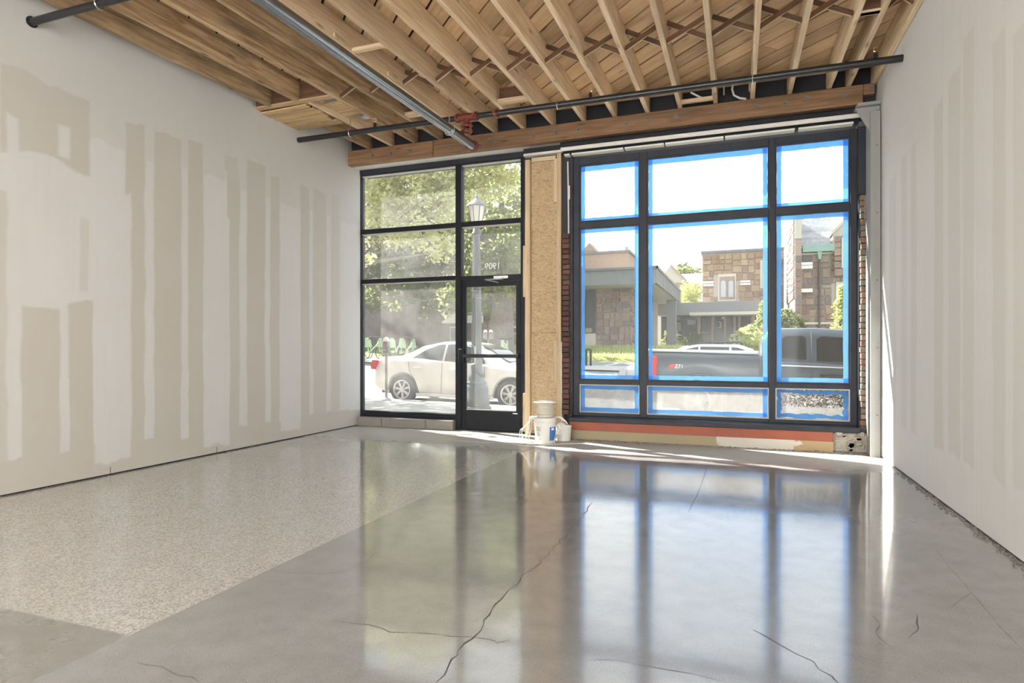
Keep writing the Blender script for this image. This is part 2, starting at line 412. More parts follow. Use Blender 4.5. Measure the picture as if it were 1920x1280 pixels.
def crackle():
    t = NT('shattered_glass'); p = t.pos(); z = t.new('ShaderNodeSeparateXYZ', {0: p}).outputs[2]
    vo = t.new('ShaderNodeTexVoronoi', {'Vector': p, 'Scale': 75.0}); g = t.new('ShaderNodeSeparateColor', {0: vo.outputs['Color']}).outputs[0]
    up = t.ramp(g, (0.0, (0.04, 0.04, 0.04)), (0.35, (0.20, 0.19, 0.18)), (0.7, (0.42, 0.41, 0.39)), (1.0, (0.75, 0.75, 0.73)))
    lo = t.ramp(g, (0.0, (0.44, 0.44, 0.43)), (1.0, (0.56, 0.56, 0.55)))
    c = t.mix(t.mrange(z, 0.47, 0.485), lo, up)
    tl = t.new('ShaderNodeBsdfTranslucent', {0: c}); df = t.new('ShaderNodeBsdfDiffuse', {0: c})
    m1 = t.new('ShaderNodeMixShader', {0: 0.25}); t.l.new(tl.outputs[0], m1.inputs[1]); t.l.new(df.outputs[0], m1.inputs[2])
    g2 = t.new('ShaderNodeBsdfGlossy', {'Roughness': 0.15}); m2 = t.new('ShaderNodeMixShader', {0: 0.06}); t.l.new(m1.outputs[0], m2.inputs[1]); t.l.new(g2.outputs[0], m2.inputs[2])
    t.l.new(m2.outputs[0], t.out.inputs[0]); return t.m
M['crackle'] = crackle()
def tape():
    t = NT('blue_masking_tape'); n = t.noise(t.pos(), 9, 4)
    c = t.mix(n, (0.16, 0.42, 0.92), (0.24, 0.52, 0.97))
    tl = t.new('ShaderNodeBsdfTranslucent', {0: c}); df = t.new('ShaderNodeBsdfDiffuse', {0: c})
    tr = t.new('ShaderNodeBsdfTransparent', {0: (0.13, 0.44, 0.92, 1)})
    m1 = t.new('ShaderNodeMixShader', {0: 0.5}); t.l.new(tl.outputs[0], m1.inputs[1]); t.l.new(df.outputs[0], m1.inputs[2])
    m2 = t.new('ShaderNodeMixShader', {0: 0.34}); t.l.new(m1.outputs[0], m2.inputs[1]); t.l.new(tr.outputs[0], m2.inputs[2])
    t.l.new(m2.outputs[0], t.out.inputs[0]); return t.m
M['tape'] = tape()

M['pipe_black'] = simple('black_steel_pipe', (0.025, 0.025, 0.027), 0.35, 0.3, 0.3, 12)
M['galv'] = simple('galvanised_pipe', (0.27, 0.29, 0.32), 0.24, 0.95, 0.18, 10)
M['coupling'] = simple('red_coupling', (0.165, 0.030, 0.020), 0.5, 0.1, 0.25, 20)
M['chrome'] = simple('bright_metal', (0.70, 0.70, 0.69), 0.25, 0.95, 0.05)
M['brass'] = simple('brass_head', (0.65, 0.42, 0.25), 0.3, 0.9, 0.1)
M['bolt'] = simple('bolt_steel', (0.20, 0.19, 0.18), 0.5, 0.6, 0.3, 30)
M['white_plastic'] = simple('white_plastic', (0.78, 0.77, 0.73), 0.4, 0, 0.04)
M['cable_white'] = simple('white_cable', (0.72, 0.71, 0.67), 0.5, 0, 0.05)
M['spool_wire'] = simple('wound_white_wire', (0.66, 0.62, 0.53), 0.55, 0, 0.12, 60)
M['label_blue'] = simple('blue_label', (0.06, 0.20, 0.55), 0.5, 0, 0.05)
M['print'] = simple('dark_print', (0.12, 0.13, 0.14), 0.7)
M['white_letter'] = simple('white_vinyl', (0.94, 0.94, 0.93), 0.5, 0, 0.02)

M['sidewalk'] = simple('pale_sidewalk', (0.42, 0.405, 0.375), 0.9, 0, 0.15, 3, 0.1, True)
M['asphalt'] = simple('grey_asphalt', (0.20, 0.20, 0.205), 0.9, 0, 0.15, 6, 0.1, True)
M['lot'] = simple('parking_asphalt', (0.24, 0.235, 0.23), 0.9, 0, 0.12, 5, 0.1, True)
M['paint_line'] = simple('white_road_paint', (0.70, 0.70, 0.68), 0.8)
M['curb'] = simple('kerb_concrete', (0.46, 0.445, 0.41), 0.9, 0, 0.12, 8, 0.1, True)
M['grass'] = simple('lawn_grass', (0.20, 0.23, 0.055), 0.9, 0, 0.5, 5, 0.5, True)
M['earth'] = simple('far_ground', (0.22, 0.22, 0.17), 0.95, 0, 0.3, 2, 0.1, True)
STONES = [(0.20, 0.135, 0.115), (0.29, 0.205, 0.16), (0.18, 0.15, 0.145), (0.34, 0.255, 0.19), (0.25, 0.165, 0.145), (0.31, 0.26, 0.215)]
M['stone'] = rand_mat('sandstone_blocks', STONES, scale=6)
M['stone_tan'] = rand_mat('tan_stone_blocks', [(0.27, 0.185, 0.125), (0.36, 0.265, 0.17), (0.23, 0.165, 0.125), (0.41, 0.315, 0.21), (0.30, 0.215, 0.15)], scale=6)
M['stone_bed'] = simple('stone_mortar', (0.46, 0.41, 0.36), 0.95, 0, 0.12, 4)
M['dark_stone'] = simple('dark_stone_wall', (0.185, 0.145, 0.138), 0.95, 0, 0.45, 2.2, 0.4, True)  # dark mauve-brown stone, mottled by noise
M['trim_stone'] = simple('pale_trim_stone', (0.52, 0.49, 0.42), 0.9, 0, 0.1)
M['white_trim'] = simple('white_band', (0.75, 0.74, 0.70), 0.7)
M['stucco'] = simple('pinkish_brick_wall', (0.36, 0.275, 0.225), 0.95, 0, 0.15, 6, 0.2)
M['fascia'] = simple('grey_metal_fascia', (0.21, 0.215, 0.22), 0.6, 0, 0.12, 5)
M['soffit_pale'] = simple('pale_soffit', (0.55, 0.53, 0.47), 0.8)
M['slate'] = rand_mat('pale_slate', [(0.30, 0.31, 0.33), (0.36, 0.365, 0.38), (0.26, 0.27, 0.29), (0.33, 0.335, 0.35)], 0.7, 5, 0.2)
M['copper'] = simple('green_copper', (0.25, 0.37, 0.32), 0.7, 0, 0.2, 6)
M['drain'] = simple('brown_downpipe', (0.10, 0.075, 0.075), 0.6)
M['tan_wood'] = simple('tan_painted_wood', (0.30, 0.245, 0.18), 0.7)
M['dark_glass'] = simple('dark_window_glass', (0.055, 0.065, 0.07), 0.12, 0, 0.3, 3)
M['pale_glass'] = simple('pale_window_glass', (0.42, 0.45, 0.50), 0.15, 0, 0.2, 3)
M['car_white'] = simple('pearl_white_paint', (0.72, 0.70, 0.65), 0.22, 0, 0.02, 2, 0.0, **{'Coat Weight': 0.6})
M['car_silver'] = simple('silver_paint', (0.60, 0.60, 0.59), 0.25, 0.1, 0.02, 2, 0.0, **{'Coat Weight': 0.6})
M['car_grey'] = simple('blue_grey_paint', (0.085, 0.108, 0.132), 0.30, 0.0, 0.06, 2, 0.0, **{'Coat Weight': 0.25})
M['car_glass'] = simple('car_glass', (0.035, 0.04, 0.04), 0.10, 0, 0.5, 2.5, 0.0)
M['seam'] = simple('panel_gap', (0.10, 0.10, 0.10), 0.6)
M['tyre'] = simple('tyre_rubber', (0.035, 0.035, 0.037), 0.8)
M['alloy'] = simple('alloy_wheel', (0.56, 0.56, 0.55), 0.35, 0.5, 0.05)
M['dark_plastic'] = simple('dark_plastic', (0.035, 0.035, 0.038), 0.6)
M['tail_red'] = simple('red_lens', (0.62, 0.025, 0.025), 0.2)
M['headlight'] = simple('clear_lens', (0.62, 0.63, 0.63), 0.1)
M['lamp_paint'] = simple('grey_lamp_paint', (0.17, 0.185, 0.195), 0.5, 0.1, 0.06)
M['lamp_glass'] = simple('milky_lamp_glass', (0.70, 0.68, 0.60), 0.25, 0, 0.06)
M['meter'] = simple('grey_meter', (0.26, 0.265, 0.27), 0.45, 0.3, 0.1)
M['bark'] = simple('grey_bark', (0.20, 0.175, 0.15), 0.95, 0, 0.35, 8, 0.6)
M['bike_green'] = simple('pale_green_panel', (0.42, 0.56, 0.36), 0.5)
M['bike_dark'] = simple('dark_bike_metal', (0.06, 0.075, 0.09), 0.4, 0.3)
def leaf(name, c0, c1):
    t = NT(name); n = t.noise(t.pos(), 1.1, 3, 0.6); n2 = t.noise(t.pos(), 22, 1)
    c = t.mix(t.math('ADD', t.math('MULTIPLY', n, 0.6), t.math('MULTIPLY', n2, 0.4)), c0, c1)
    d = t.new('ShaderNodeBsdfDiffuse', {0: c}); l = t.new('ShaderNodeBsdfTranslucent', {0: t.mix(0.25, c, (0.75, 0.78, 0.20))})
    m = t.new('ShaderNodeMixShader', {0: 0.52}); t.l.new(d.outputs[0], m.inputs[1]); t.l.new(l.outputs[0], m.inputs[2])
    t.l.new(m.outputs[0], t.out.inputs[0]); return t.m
M['leaf_yellow'] = leaf('yellow_green_leaves', (0.40, 0.41, 0.20), (0.74, 0.72, 0.42))
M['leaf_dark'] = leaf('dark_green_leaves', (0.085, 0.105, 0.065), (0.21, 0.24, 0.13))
M['leaf_mid'] = leaf('mid_green_leaves', (0.16, 0.20, 0.09), (0.36, 0.40, 0.20))
M['leaf_pale'] = leaf('pale_leaves', (0.30, 0.33, 0.16), (0.62, 0.62, 0.34))

# ------------------------------------------------------------------ room shell
S_ = 'structure'
floor = MB().box(-2.30, XR + 0.12, YB, 8.32, -0.2, 0.0)
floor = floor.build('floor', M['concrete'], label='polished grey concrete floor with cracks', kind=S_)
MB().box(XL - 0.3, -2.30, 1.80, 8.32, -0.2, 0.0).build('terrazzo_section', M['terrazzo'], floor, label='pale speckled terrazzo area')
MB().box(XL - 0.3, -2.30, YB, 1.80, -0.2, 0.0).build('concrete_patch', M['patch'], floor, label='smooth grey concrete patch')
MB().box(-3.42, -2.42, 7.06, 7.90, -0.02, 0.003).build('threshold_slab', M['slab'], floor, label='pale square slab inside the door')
def crack(name, pts, w=0.004, jit=0.012):
    P = [onZ(*p) for p in pts]; Q = []
    for (a, b) in zip(P, P[1:]):
        n = max(2, int(math.dist(a, b) / 0.05))
        for i in range(n):
            t = i / n; Q.append((a[0] + (b[0] - a[0]) * t + R.uniform(-jit, jit), a[1] + (b[1] - a[1]) * t + R.uniform(-jit, jit)))
    Q.append(P[-1]); mb = MB()
    L = []; 
    for i, q in enumerate(Q):
        a = Q[max(0, i - 1)]; b = Q[min(len(Q) - 1, i + 1)]; d = math.dist(a, b) or 1
        nx, ny = -(b[1] - a[1]) / d, (b[0] - a[0]) / d; ww = w * 0.85 * R.uniform(0.25, 1.0) * (0.35 if i in (0, len(Q) - 1) else 1)
        L.append([(q[0] + nx * ww, q[1] + ny * ww, 0.0006), (q[0] - nx * ww, q[1] - ny * ww, 0.0006)])
    mb.grid(L).build(name, M['crack'], floor)
crack('crack', [(818, 1279), (850, 1236), (862, 1222), (885, 1195), (905, 1170), (950, 1110), (985, 1075), (1005, 1060), (1060, 1005), (1095, 965), (1112, 940)], 0.0045)
crack('crack', [(622, 1166), (690, 1172), (735, 1186), (800, 1188), (845, 1194), (885, 1195), (920, 1198), (935, 1207), (958, 1196)], 0.003)
crack('crack', [(505, 1068), (560, 1076), (630, 1074), (660, 1066), (715, 1032)], 0.0022)
crack('crack', [(1098, 1236), (1160, 1238), (1220, 1250), (1300, 1264), (1360, 1279)], 0.0022, 0.006)
crack('crack', [(1410, 1180), (1460, 1208), (1520, 1240), (1560, 1270), (1572, 1279)], 0.003)
crack('crack', [(1630, 1150), (1648, 1170), (1640, 1185), (1655, 1200), (1672, 1217)], 0.003, 0.006)
crack('crack', [(1720, 1152), (1716, 1168), (1722, 1182), (1704, 1196)], 0.004, 0.006)
crack('crack', [(1778, 1140), (1800, 1126), (1822, 1110)], 0.0025, 0.006)
crack('crack', [(255, 1243), (300, 1252), (340, 1264), (375, 1279)], 0.003)
crack('crack', [(1290, 961), (1308, 926), (1325, 880), (1335, 852)], 0.002, 0.002)
crack('crack', [(1754, 1029), (1778, 1060), (1830, 1120), (1876, 1176), (1919, 1220)], 0.0022, 0.002)
mb = MB()                                                                  # crumbled edge along the right wall
for i in range(420):
    y = R.uniform(2.6, 6.6); x = XR - abs(R.gauss(0, 0.022)) - 0.004; s = R.uniform(0.002, 0.011)
    mb.box(x - s, x + s * 0.6, y - s, y + s, 0.0, s * 0.9)
mb.build('mortar_crumbs', M['debris'], floor, kind='stuff')
mb = MB()
for i in range(150):
    X = R.uniform(-2.1, 1.3); s = R.uniform(0.003, 0.010); y = 7.72 - abs(R.gauss(0, 0.05)); mb.box(X - s, X + s, y - s, y + s, 0, s)
mb.build('rubble_crumbs', M['debris'], floor, kind='stuff')

wl_ = MB().box(XL - 0.15, XL, YB, 8.10, 0.013, 4.6).build('wall_left', M['wall_left'], label='patchy unpainted drywall wall with joint compound strips', kind=S_)
MB().box(XL - 0.14, XL - 0.03, YB, 8.0, 0.0, 0.013).build('bottom_track', M['sheath'], wl_)
mb = MB()
for px, py in ((205, 890), (402, 850)):
    y = onZ(px, py)[1]; mb.box(XL - 0.002, XL + 0.0008, y - 0.003, y + 0.003, 0.013, 0.075)
mb.build('sheet_joint', M['crack'], wl_)
wr_ = MB().box(XR, XR + 0.15, YB, 8.30, 0.012, 4.6).build('wall_right', M['wall_right'], label='pale drywall wall with faint vertical joint compound streaks', kind=S_)
MB().box(XR + 0.03, XR + 0.14, YB, 8.0, 0.0, 0.012).build('bottom_track', M['sheath'], wr_)
MB().box(XL - 0.15, XR + 0.15, YB - 0.15, YB, 0.0, 4.6).build('wall_back', M['white_wall'], label='plain drywall wall behind the camera', kind=S_)

# front wall: sheathing, masonry, header
wf = MB()
wf.box(XL, XR, YF + 0.01, 8.30, 3.90, 5.2).build('wall_front', M['sheath'], label='dark sheathed street wall above the openings', kind=S_)
wf = bpy.data.objects['wall_front']
MB().box(XL, -2.20, 7.79, 8.12, 3.875, 3.899).build('plaster_soffit', M['plaster'], wf, label='white plaster strip under the timber')
MB().box(XL, -2.74, 8.02, 8.25, 3.80, 3.874).build('header_board', M['sheath'], wf)
MB().box(-2.20, XR, 7.86, 8.30, 3.72, 3.90).build('header_plate', M['sheath'], wf)
# left kerb of concrete blocks under the storefront
for (a, b) in ((XL, -4.97), (-4.965, -4.24), (-4.235, -3.80)):
    MB().cbox(a, b, 7.93, 8.30, 0.0, 0.135, 0.006).build('concrete_block', M['curb_block'], wf)
MB().box(XL, -3.80, 8.02, 8.30, 0.135, 0.150).build('sill_shim', M['sheath'], wf)
# pier between the openings
MB().box(-2.735, -2.10, 7.93, 8.30, 0.0, 3.90).build('pier_core', M['sheath'], wf)
MB().box(-2.615, -2.245, 7.905, 7.93, 1.375, 3.70).build('osb_panel', M['osb'], wf)
MB().box(-2.615, -2.245, 7.905, 7.93, 0.02, 1.371).build('osb_panel', M['osb'], wf)
def board(x0, x1, y0, y1, z0, z1, mat='stud', name='stud', parent=None):
    L = z1 - z0; mb = MB().cbox(0, L, -(x1 - x0) / 2, (x1 - x0) / 2, -(y1 - y0) / 2, (y1 - y0) / 2, 0.003)
    return mb.build(name, M[mat], parent or wf, matrix=frame(((x0 + x1) / 2, (y0 + y1) / 2, z0), (0, 0, 1), (1, 0, 0), (0, 1, 0)))
board(-2.685, -2.617, 7.85, 7.93, 0.0, 3.70)
board(-2.243, -2.185, 7.85, 7.93, 0.0, 3.74)
board(-2.725, -2.690, 7.87, 7.93, 0.04, 0.56)
board(-2.722, -2.690, 7.87, 7.93, 1.86, 2.55)
board(-2.290, -2.246, 7.87, 7.904, 0.70, 1.27)
board(-2.290, -2.246, 7.87, 7.904, 3.1, 3.68)
board(-2.183, -2.172, 7.84, 7.93, 0.05, 1.25, 'plaster', 'plaster_edge')
MB().cbox(-2.60, -2.26, 7.86, 7.93, 3.665, 3.72).build('top_plate', M['stud'], wf)
MB().box(-2.70, -2.16, 7.83, 7.94, 3.745, 3.775).build('plaster_soffit', M['plaster'], wf)
# left brick jamb of the right opening
bk = MB().cbox(-0.5, 0.5, -0.5, 0.5, -0.5, 0.5, 0.05).mesh('brick', M['brick'])
bk2 = MB().cbox(-0.5, 0.5, -0.5, 0.5, -0.5, 0.5, 0.05).mesh('brick', M['brick_r'])
MB().box(-2.172, -2.07, 7.96, 8.30, 0.0, 3.72).build('jamb_core', M['mortar'], wf)
z = 0.30; i = 0
while z < 2.62:
    link('brick', bk, wf, TS((-2.120 + R.uniform(-.006, .006), 7.90 + (0.012 if i % 2 else 0) + R.uniform(-.006, .006), z + 0.03), (0.092, 0.13, 0.058)))
    z += 0.068; i += 1
MB().box(-2.165, -2.09, 7.88, 7.97, 2.63, 3.70).build('jamb_plate', M['steel_dark'], wf)
MB().tube([(-2.085, 7.865, 2.62), (-2.09, 7.865, 3.2), (-2.098, 7.87, 3.62)], 0.010, 6).build('jamb_strip', M['plaster'], wf)
MB().box(-2.096, -2.068, 7.855, 7.875, 3.12, 3.30).build('jamb_strip', M['plaster'], wf)
# right jamb: rough bricks then the grey steel column
MB().box(1.285, XR, 7.88, 8.30, 0.0, 3.72).build('jamb_core', M['mortar'], wf)
z = 0.30; i = 0
while z < 2.86:
    w_ = R.uniform(0.075, 0.105)
    link('brick', bk2, wf, TS((1.285 + w_ / 2 + R.uniform(0, .012), 7.845 + R.uniform(-.012, .012), z + 0.03), (w_, 0.09, 0.060)))
    z += 0.068; i += 1
MB().box(1.27, 1.40, 7.80, 7.90, 2.88, 3.64).build('jamb_plate', M['steel_dark'], wf)
MB().cbox(1.325, 1.385, 7.785, 7.81, 2.60, 2.84, 0.004).build('rusty_plate', M['brick_r'], wf)
col = MB()
col.box(1.335, 1.345, 7.50, 7.76, 0.0, 3.70).box(1.345, 1.43, 7.52, 7.53, 0.0, 3.70).box(1.345, 1.372, 7.50, 7.512, 0.0, 3.70)
col.build('steel_column', M['steel_grey'], wf, label='grey steel column beside the right wall')
for k in range(5):
    MB().lathe([(0.0, -0.006), (0.011, -0.006), (0.011, 0.0)], (1.40, 7.52, 0.45 + 0.72 * k), 8, 'y').build('column_bolt', M['bolt'], wf)
MB().prism([(1.20, 3.76), (1.43, 3.76), (1.43, 3.72), (1.345, 3.70), (1.335, 3.50), (1.23, 3.70)], 7.55, 7.575).build('gusset_plate', M['steel_grey'], wf)
MB().cbox(1.21, 1.435, 7.50, 7.74, 3.765, 3.80).build('cap_plate', M['steel_grey'], wf)
# lintel
MB().box(-2.15, 1.27, 7.70, 7.73, 3.715, 3.765).box(-2.15, 1.27, 7.70, 7.80, 3.757, 3.765).build('steel_lintel', M['lintel'], wf, label='white painted steel lintel above the right window')
for (a, b) in ((-2.13, -2.06), (-2.03, -1.36), (-1.34, -0.86), (-0.84, -0.16), (-0.14, 0.62), (0.66, 1.22)):
    MB().box(a, b, 7.80, 7.90, 3.683, 3.703).build('lintel_tab_strip', M['lintel'], wf)
for k, x in enumerate((-1.85, -1.66, -1.15, -0.77, -0.50, -0.13, 0.10, 0.47, 0.86, 1.1)):
    MB().box(x - (0.05 if k in (2, 5, 7) else 0.025), x + (0.05 if k in (2, 5, 7) else 0.025), 7.835, 7.86, 3.775, 3.835).build('hanger_tab', M['steel_dark'], wf)
# base below the right window
MB().cbox(-2.04, 1.275, 7.70, 8.0, 0.225, 0.282, 0.006).build('steel_sill', M['steel_dark'], wf, label='dark steel sill ledge')
MB().box(-2.04, 1.01, 7.745, 8.0, 0.113, 0.225).build('red_sill_strip', M['red_sill'], wf, label='red primed steel strip')
MB().box(-2.04, 1.01, 7.735, 8.0, 0.0, 0.113).build('tan_base_strip', M['tan'], wf, label='tan base strip with peeling paint')
rub = MB(); rub.cbox(1.01, 1.40, 7.72, 8.0, 0.0, 0.225, 0.02)
for k in range(26):
    x = R.uniform(1.03, 1.38); z = R.uniform(0.01, 0.22); s = R.uniform(0.015, 0.045); rub.cbox(x - s, x + s, 7.705, 7.74, max(0, z - s * .8), z + s * .8, s * 0.35)
rub.build('concrete_rubble_block', M['rubble'], wf, label='broken concrete corner block')
MB().box(-2.07, 1.40, 8.0, 8.30, -0.2, 0.282).build('sill_backing', M['mortar'], wf)

fc = MB().box(-26, XL - 0.16, 7.98, 8.28, -0.6, 8.0).build('street_facade', M['brick_wall'], label='brick street front on either side of the shop', kind=S_)
MB().box(XR + 0.16, 22, 7.98, 8.28, -0.9, 8.0).build('facade_wall', M['brick_wall'], fc)
MB().box(XL - 0.16, XR + 0.16, 7.98, 8.28, 5.21, 8.0).build('facade_wall', M['brick_wall'], fc)
# ------------------------------------------------------------------ ceiling
SL = 0.035
def zj(Y): return 4.08 - SL * (7.8 - Y)
JH, JT = 0.25, 0.050
ce = MB(); 
ce.add([(XL - .15, YB - .15, zj(YB - .15) + JH + .026), (XR + .15, YB - .15, zj(YB - .15) + JH + .026), (XR + .15, 8.3, zj(8.3) + JH + .026), (XL - .15, 8.3, zj(8.3) + JH + .026),
        (XL - .15, YB - .15, 5.2), (XR + .15, YB - .15, 5.2), (XR + .15, 8.3, 5.2), (XL - .15, 8.3, 5.2)],
       [(0, 3, 2, 1), (4, 5, 6, 7), (0, 1, 5, 4), (1, 2, 6, 5), (2, 3, 7, 6), (3, 0, 4, 7)])
ce = ce.build('ceiling', M['sheath'], label='open timber ceiling of joists and diagonal boards', kind=S_)
uj = Vector((0, 1, SL)).normalized(); vj = Vector((-1, 0, 0)); wj = uj.cross(vj)
def joist(xr, y0, y1, mat='joist', h=JH):
    L = (y1 - y0) / uj.y
    mb = MB().cbox(0, L, 0, JT, 0, h, 0.004)
    return mb.build('joist', M[mat], ce, matrix=frame((xr, y0, zj(y0)), uj, vj, wj))
XRS = [-4.275, -3.875, -3.458, -3.055, -2.649, -2.235, -1.828, -1.429, -1.023, -0.631, -0.222, 0.189, 0.585, 0.99, 1.185, 1.436]
for i, x in enumerate(XRS): joist(x, YB, 7.80, 'joist_old' if i < 2 else 'joist')
joist(-5.155, YB, 5.86, 'joist_old'); joist(-4.755, YB, 5.86, 'joist_old')
joist(-5.035, 6.60, 7.80, 'joist_old'); joist(-4.655, 5.92, 7.80, 'joist')
def bar3(a, b, w, h, name, mat, parent):
    a = Vector(a); b = Vector(b); u = (b - a); L = u.length; u.normalize()
    v = Vector((0, 1, 0)); v = (v - u * v.dot(u)).normalized(); w3 = u.cross(v)
    ob = MB().cbox(0, L, -w / 2, w / 2, -h / 2, h / 2, 0.002).build(name, M[mat], parent, matrix=frame(a, u, v, w3))
    if name == 'bridging_strut':                          # lower face takes the lighter stud wood
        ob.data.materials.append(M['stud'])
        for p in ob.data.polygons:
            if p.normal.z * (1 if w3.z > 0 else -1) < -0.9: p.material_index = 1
    return ob
bar3((XL, 5.885, zj(5.885) + 0.125), (-4.325, 5.885, zj(5.885) + 0.125), 0.045, 0.245, 'header', 'strut', ce)
bar3((XL, 5.875, zj(5.875) + 0.012), (-4.325, 5.875, zj(5.875) + 0.012), 0.075, 0.02, 'header', 'soffit', ce)
# soffit boards at the cut bay
y = 5.93; k = 0
while y < 6.58:
    w_ = R.choice((0.075, 0.10, 0.13)); sk = R.uniform(-0.02, 0.02)
    bar3((XL, y + w_ / 2 + sk, zj(y) - 0.012 + R.uniform(-.006, .004)), (-4.72 + R.uniform(-.05, .02), y + w_ / 2 - sk, zj(y) - 0.012 + R.uniform(-.004, .006)), w_, 0.018, 'soffit_board', 'soffit', ce)
    y += w_ + R.uniform(0.006, 0.022); k += 1
y = 5.93
while y < 6.55:
    w_ = R.choice((0.085, 0.11, 0.14))
    bar3((-4.655, y + w_ / 2, zj(y) + 0.07), (-4.33, y + w_ / 2, zj(y) + 0.07 + R.uniform(-.01, .01)), w_, 0.018, 'soffit_board', 'soffit', ce)
    y += w_ + R.uniform(0.01, 0.03)
for (x, yy) in ((-4.46, 5.99), (-4.42, 6.66)):
    MB().box(x - 0.08, x + 0.08, yy - 0.06, yy + 0.06, zj(yy) + 0.035, zj(yy) + 0.045).build('metal_plate', M['galv'], ce)
# cross bridging at Y = 6.0
full = [-4.655] + XRS
YBR = 5.985
for i in range(len(XRS) - 1):
    a = XRS[i]; b = XRS[i + 1] - JT; z = zj(YBR)
    if i == 13:
        MB().box(a, b, YBR - 0.02, YBR + 0.03, z + 0.0, z + 0.24).build('blocking', M['strut'], ce)
        MB().box(a, b, YBR - 0.03, YBR + 0.04, z - 0.0, z + 0.018).build('blocking', M['stud'], ce); continue
    j1, j2 = R.uniform(-.012, .012), R.uniform(-.012, .012)
    if i == 2: j1 = 0.03
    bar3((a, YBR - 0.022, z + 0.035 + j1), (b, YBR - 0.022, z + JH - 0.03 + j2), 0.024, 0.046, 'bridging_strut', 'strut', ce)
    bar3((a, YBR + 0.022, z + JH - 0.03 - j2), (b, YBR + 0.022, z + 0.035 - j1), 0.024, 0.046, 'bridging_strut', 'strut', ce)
# flat blocks between joists
for (a, b, yy, d) in ((-2.649, -2.285, 6.79, 0.10), (-3.875, -3.508, 6.77, 0.10), (-3.458, -3.105, 5.02, 0.05), (-0.631, -0.272, 7.60, 0.06)):
    z = zj(yy)
    MB().cbox(a, b, yy - d / 2, yy + d / 2, z + 0.005, z + 0.045).build('blocking', M['joist'], ce)
    if d > 0.09: MB().box(a, b, yy + 0.02, yy + 0.06, z + 0.046, z + 0.20).build('blocking', M['strut'], ce)
for i in range(-1, len(XRS) - 1):
    a = XRS[i] if i >= 0 else -4.655; b = XRS[i + 1] - JT
    bar3((a, 7.74, zj(7.74) + JH - 0.035), (b, 7.74, zj(7.74) + JH - 0.035), 0.05, 0.05, 'blocking', 'plank', ce)
for (x, dz) in ((-0.16, 0.0), (0.12, 0.0)):
    MB().cbox(x, x + 0.018, 7.60, 7.66, zj(7.6) + 0.06, zj(7.6) + JH).build('nailer', M['stud'], ce)
for (x, yy) in ((-3.2, 4.70), (-3.22, 5.62)):                                # small blocks nailed to a joist side
    MB().cbox(-3.458, -3.43, yy, yy + 0.16, zj(yy) + 0.02, zj(yy) + 0.06).build('nailer', M['stud'], ce)
# diagonal deck boards
q2 = math.sqrt(2)
up = Vector((1, -1, -SL)).normalized(); nrm = Vector((0, -SL, 1)).normalized(); vp = nrm.cross(up)
c = -1.9; PW = 0.222
while c < 6.75:
    w_ = PW + R.uniform(-0.018, 0.022); cc = c + w_ / 2
    lo = max((-5.50 - cc / q2) * q2, (cc / q2 - 7.84) * q2); hi = min((1.52 - cc / q2) * q2, (cc / q2 - 2.4) * q2)
    s = lo + R.uniform(-2.5, 0)
    while s < hi:
        e = s + R.uniform(2.4, 4.2); a = max(s, lo); b = min(e, hi)
        if b - a > 0.06:
            x = (cc + a) / q2; y = (cc - a) / q2
            gap = R.choice((0.012, 0.015, 0.018, 0.026)); dz = R.uniform(0.0, 0.006)
            MB().cbox(0, b - a - 0.003, -(w_ - gap) / 2, (w_ - gap) / 2, 0, 0.020, 0.002).build('plank', M['plank'], ce, matrix=frame((x, y, zj(y) + JH + dz), up, vp, nrm))
        s = e
    c += w_

# ledger timber with bolts
lb = empty('ledger_beam', (XL, 7.80, 3.857), label='brown bolted timber across the head of the storefront', kind=S_)
def lbm(x0, x1, mat='beam'):
    return MB().cbox(0, x1 - x0, 0, 0.09, 0, 0.215, 0.005).build('timber', M[mat], lb, matrix=Matrix.Translation((x0 - XL, -0.09, 0)))
lbm(XL, -4.0); lbm(-3.993, 1.30)
MB().cbox(0, 0.11, 0, 0.09, 0, 0.12, 0.005).build('timber', M['beam'], lb, matrix=Matrix.Translation((1.302 - XL, -0.09, 0.095)))
for (x, z) in [(-4.98, 3.965), (-4.67, 3.965), (-4.36, 3.97), (-3.75, 3.965), (-3.14, 3.975), (-2.52, 3.965), (-2.22, 3.975), (-1.92, 3.97), (-1.3, 3.972), (-1.01, 3.965), (-0.7, 3.972), (-0.1, 3.972), (0.21, 3.975), (0.51, 3.972), (0.74, 4.00), (1.12, 3.972), (1.385, 4.02)]:
    MB().lathe([(0.0, -0.004), (0.026, -0.004), (0.026, 0.0)], (x - XL, -0.09, z - 3.857), 14, 'y').lathe([(0.0, -0.020), (0.013, -0.020), (0.013, -0.003)], (x - XL, -0.09, z - 3.857), 6, 'y').build('bolt', M['bolt'], lb)

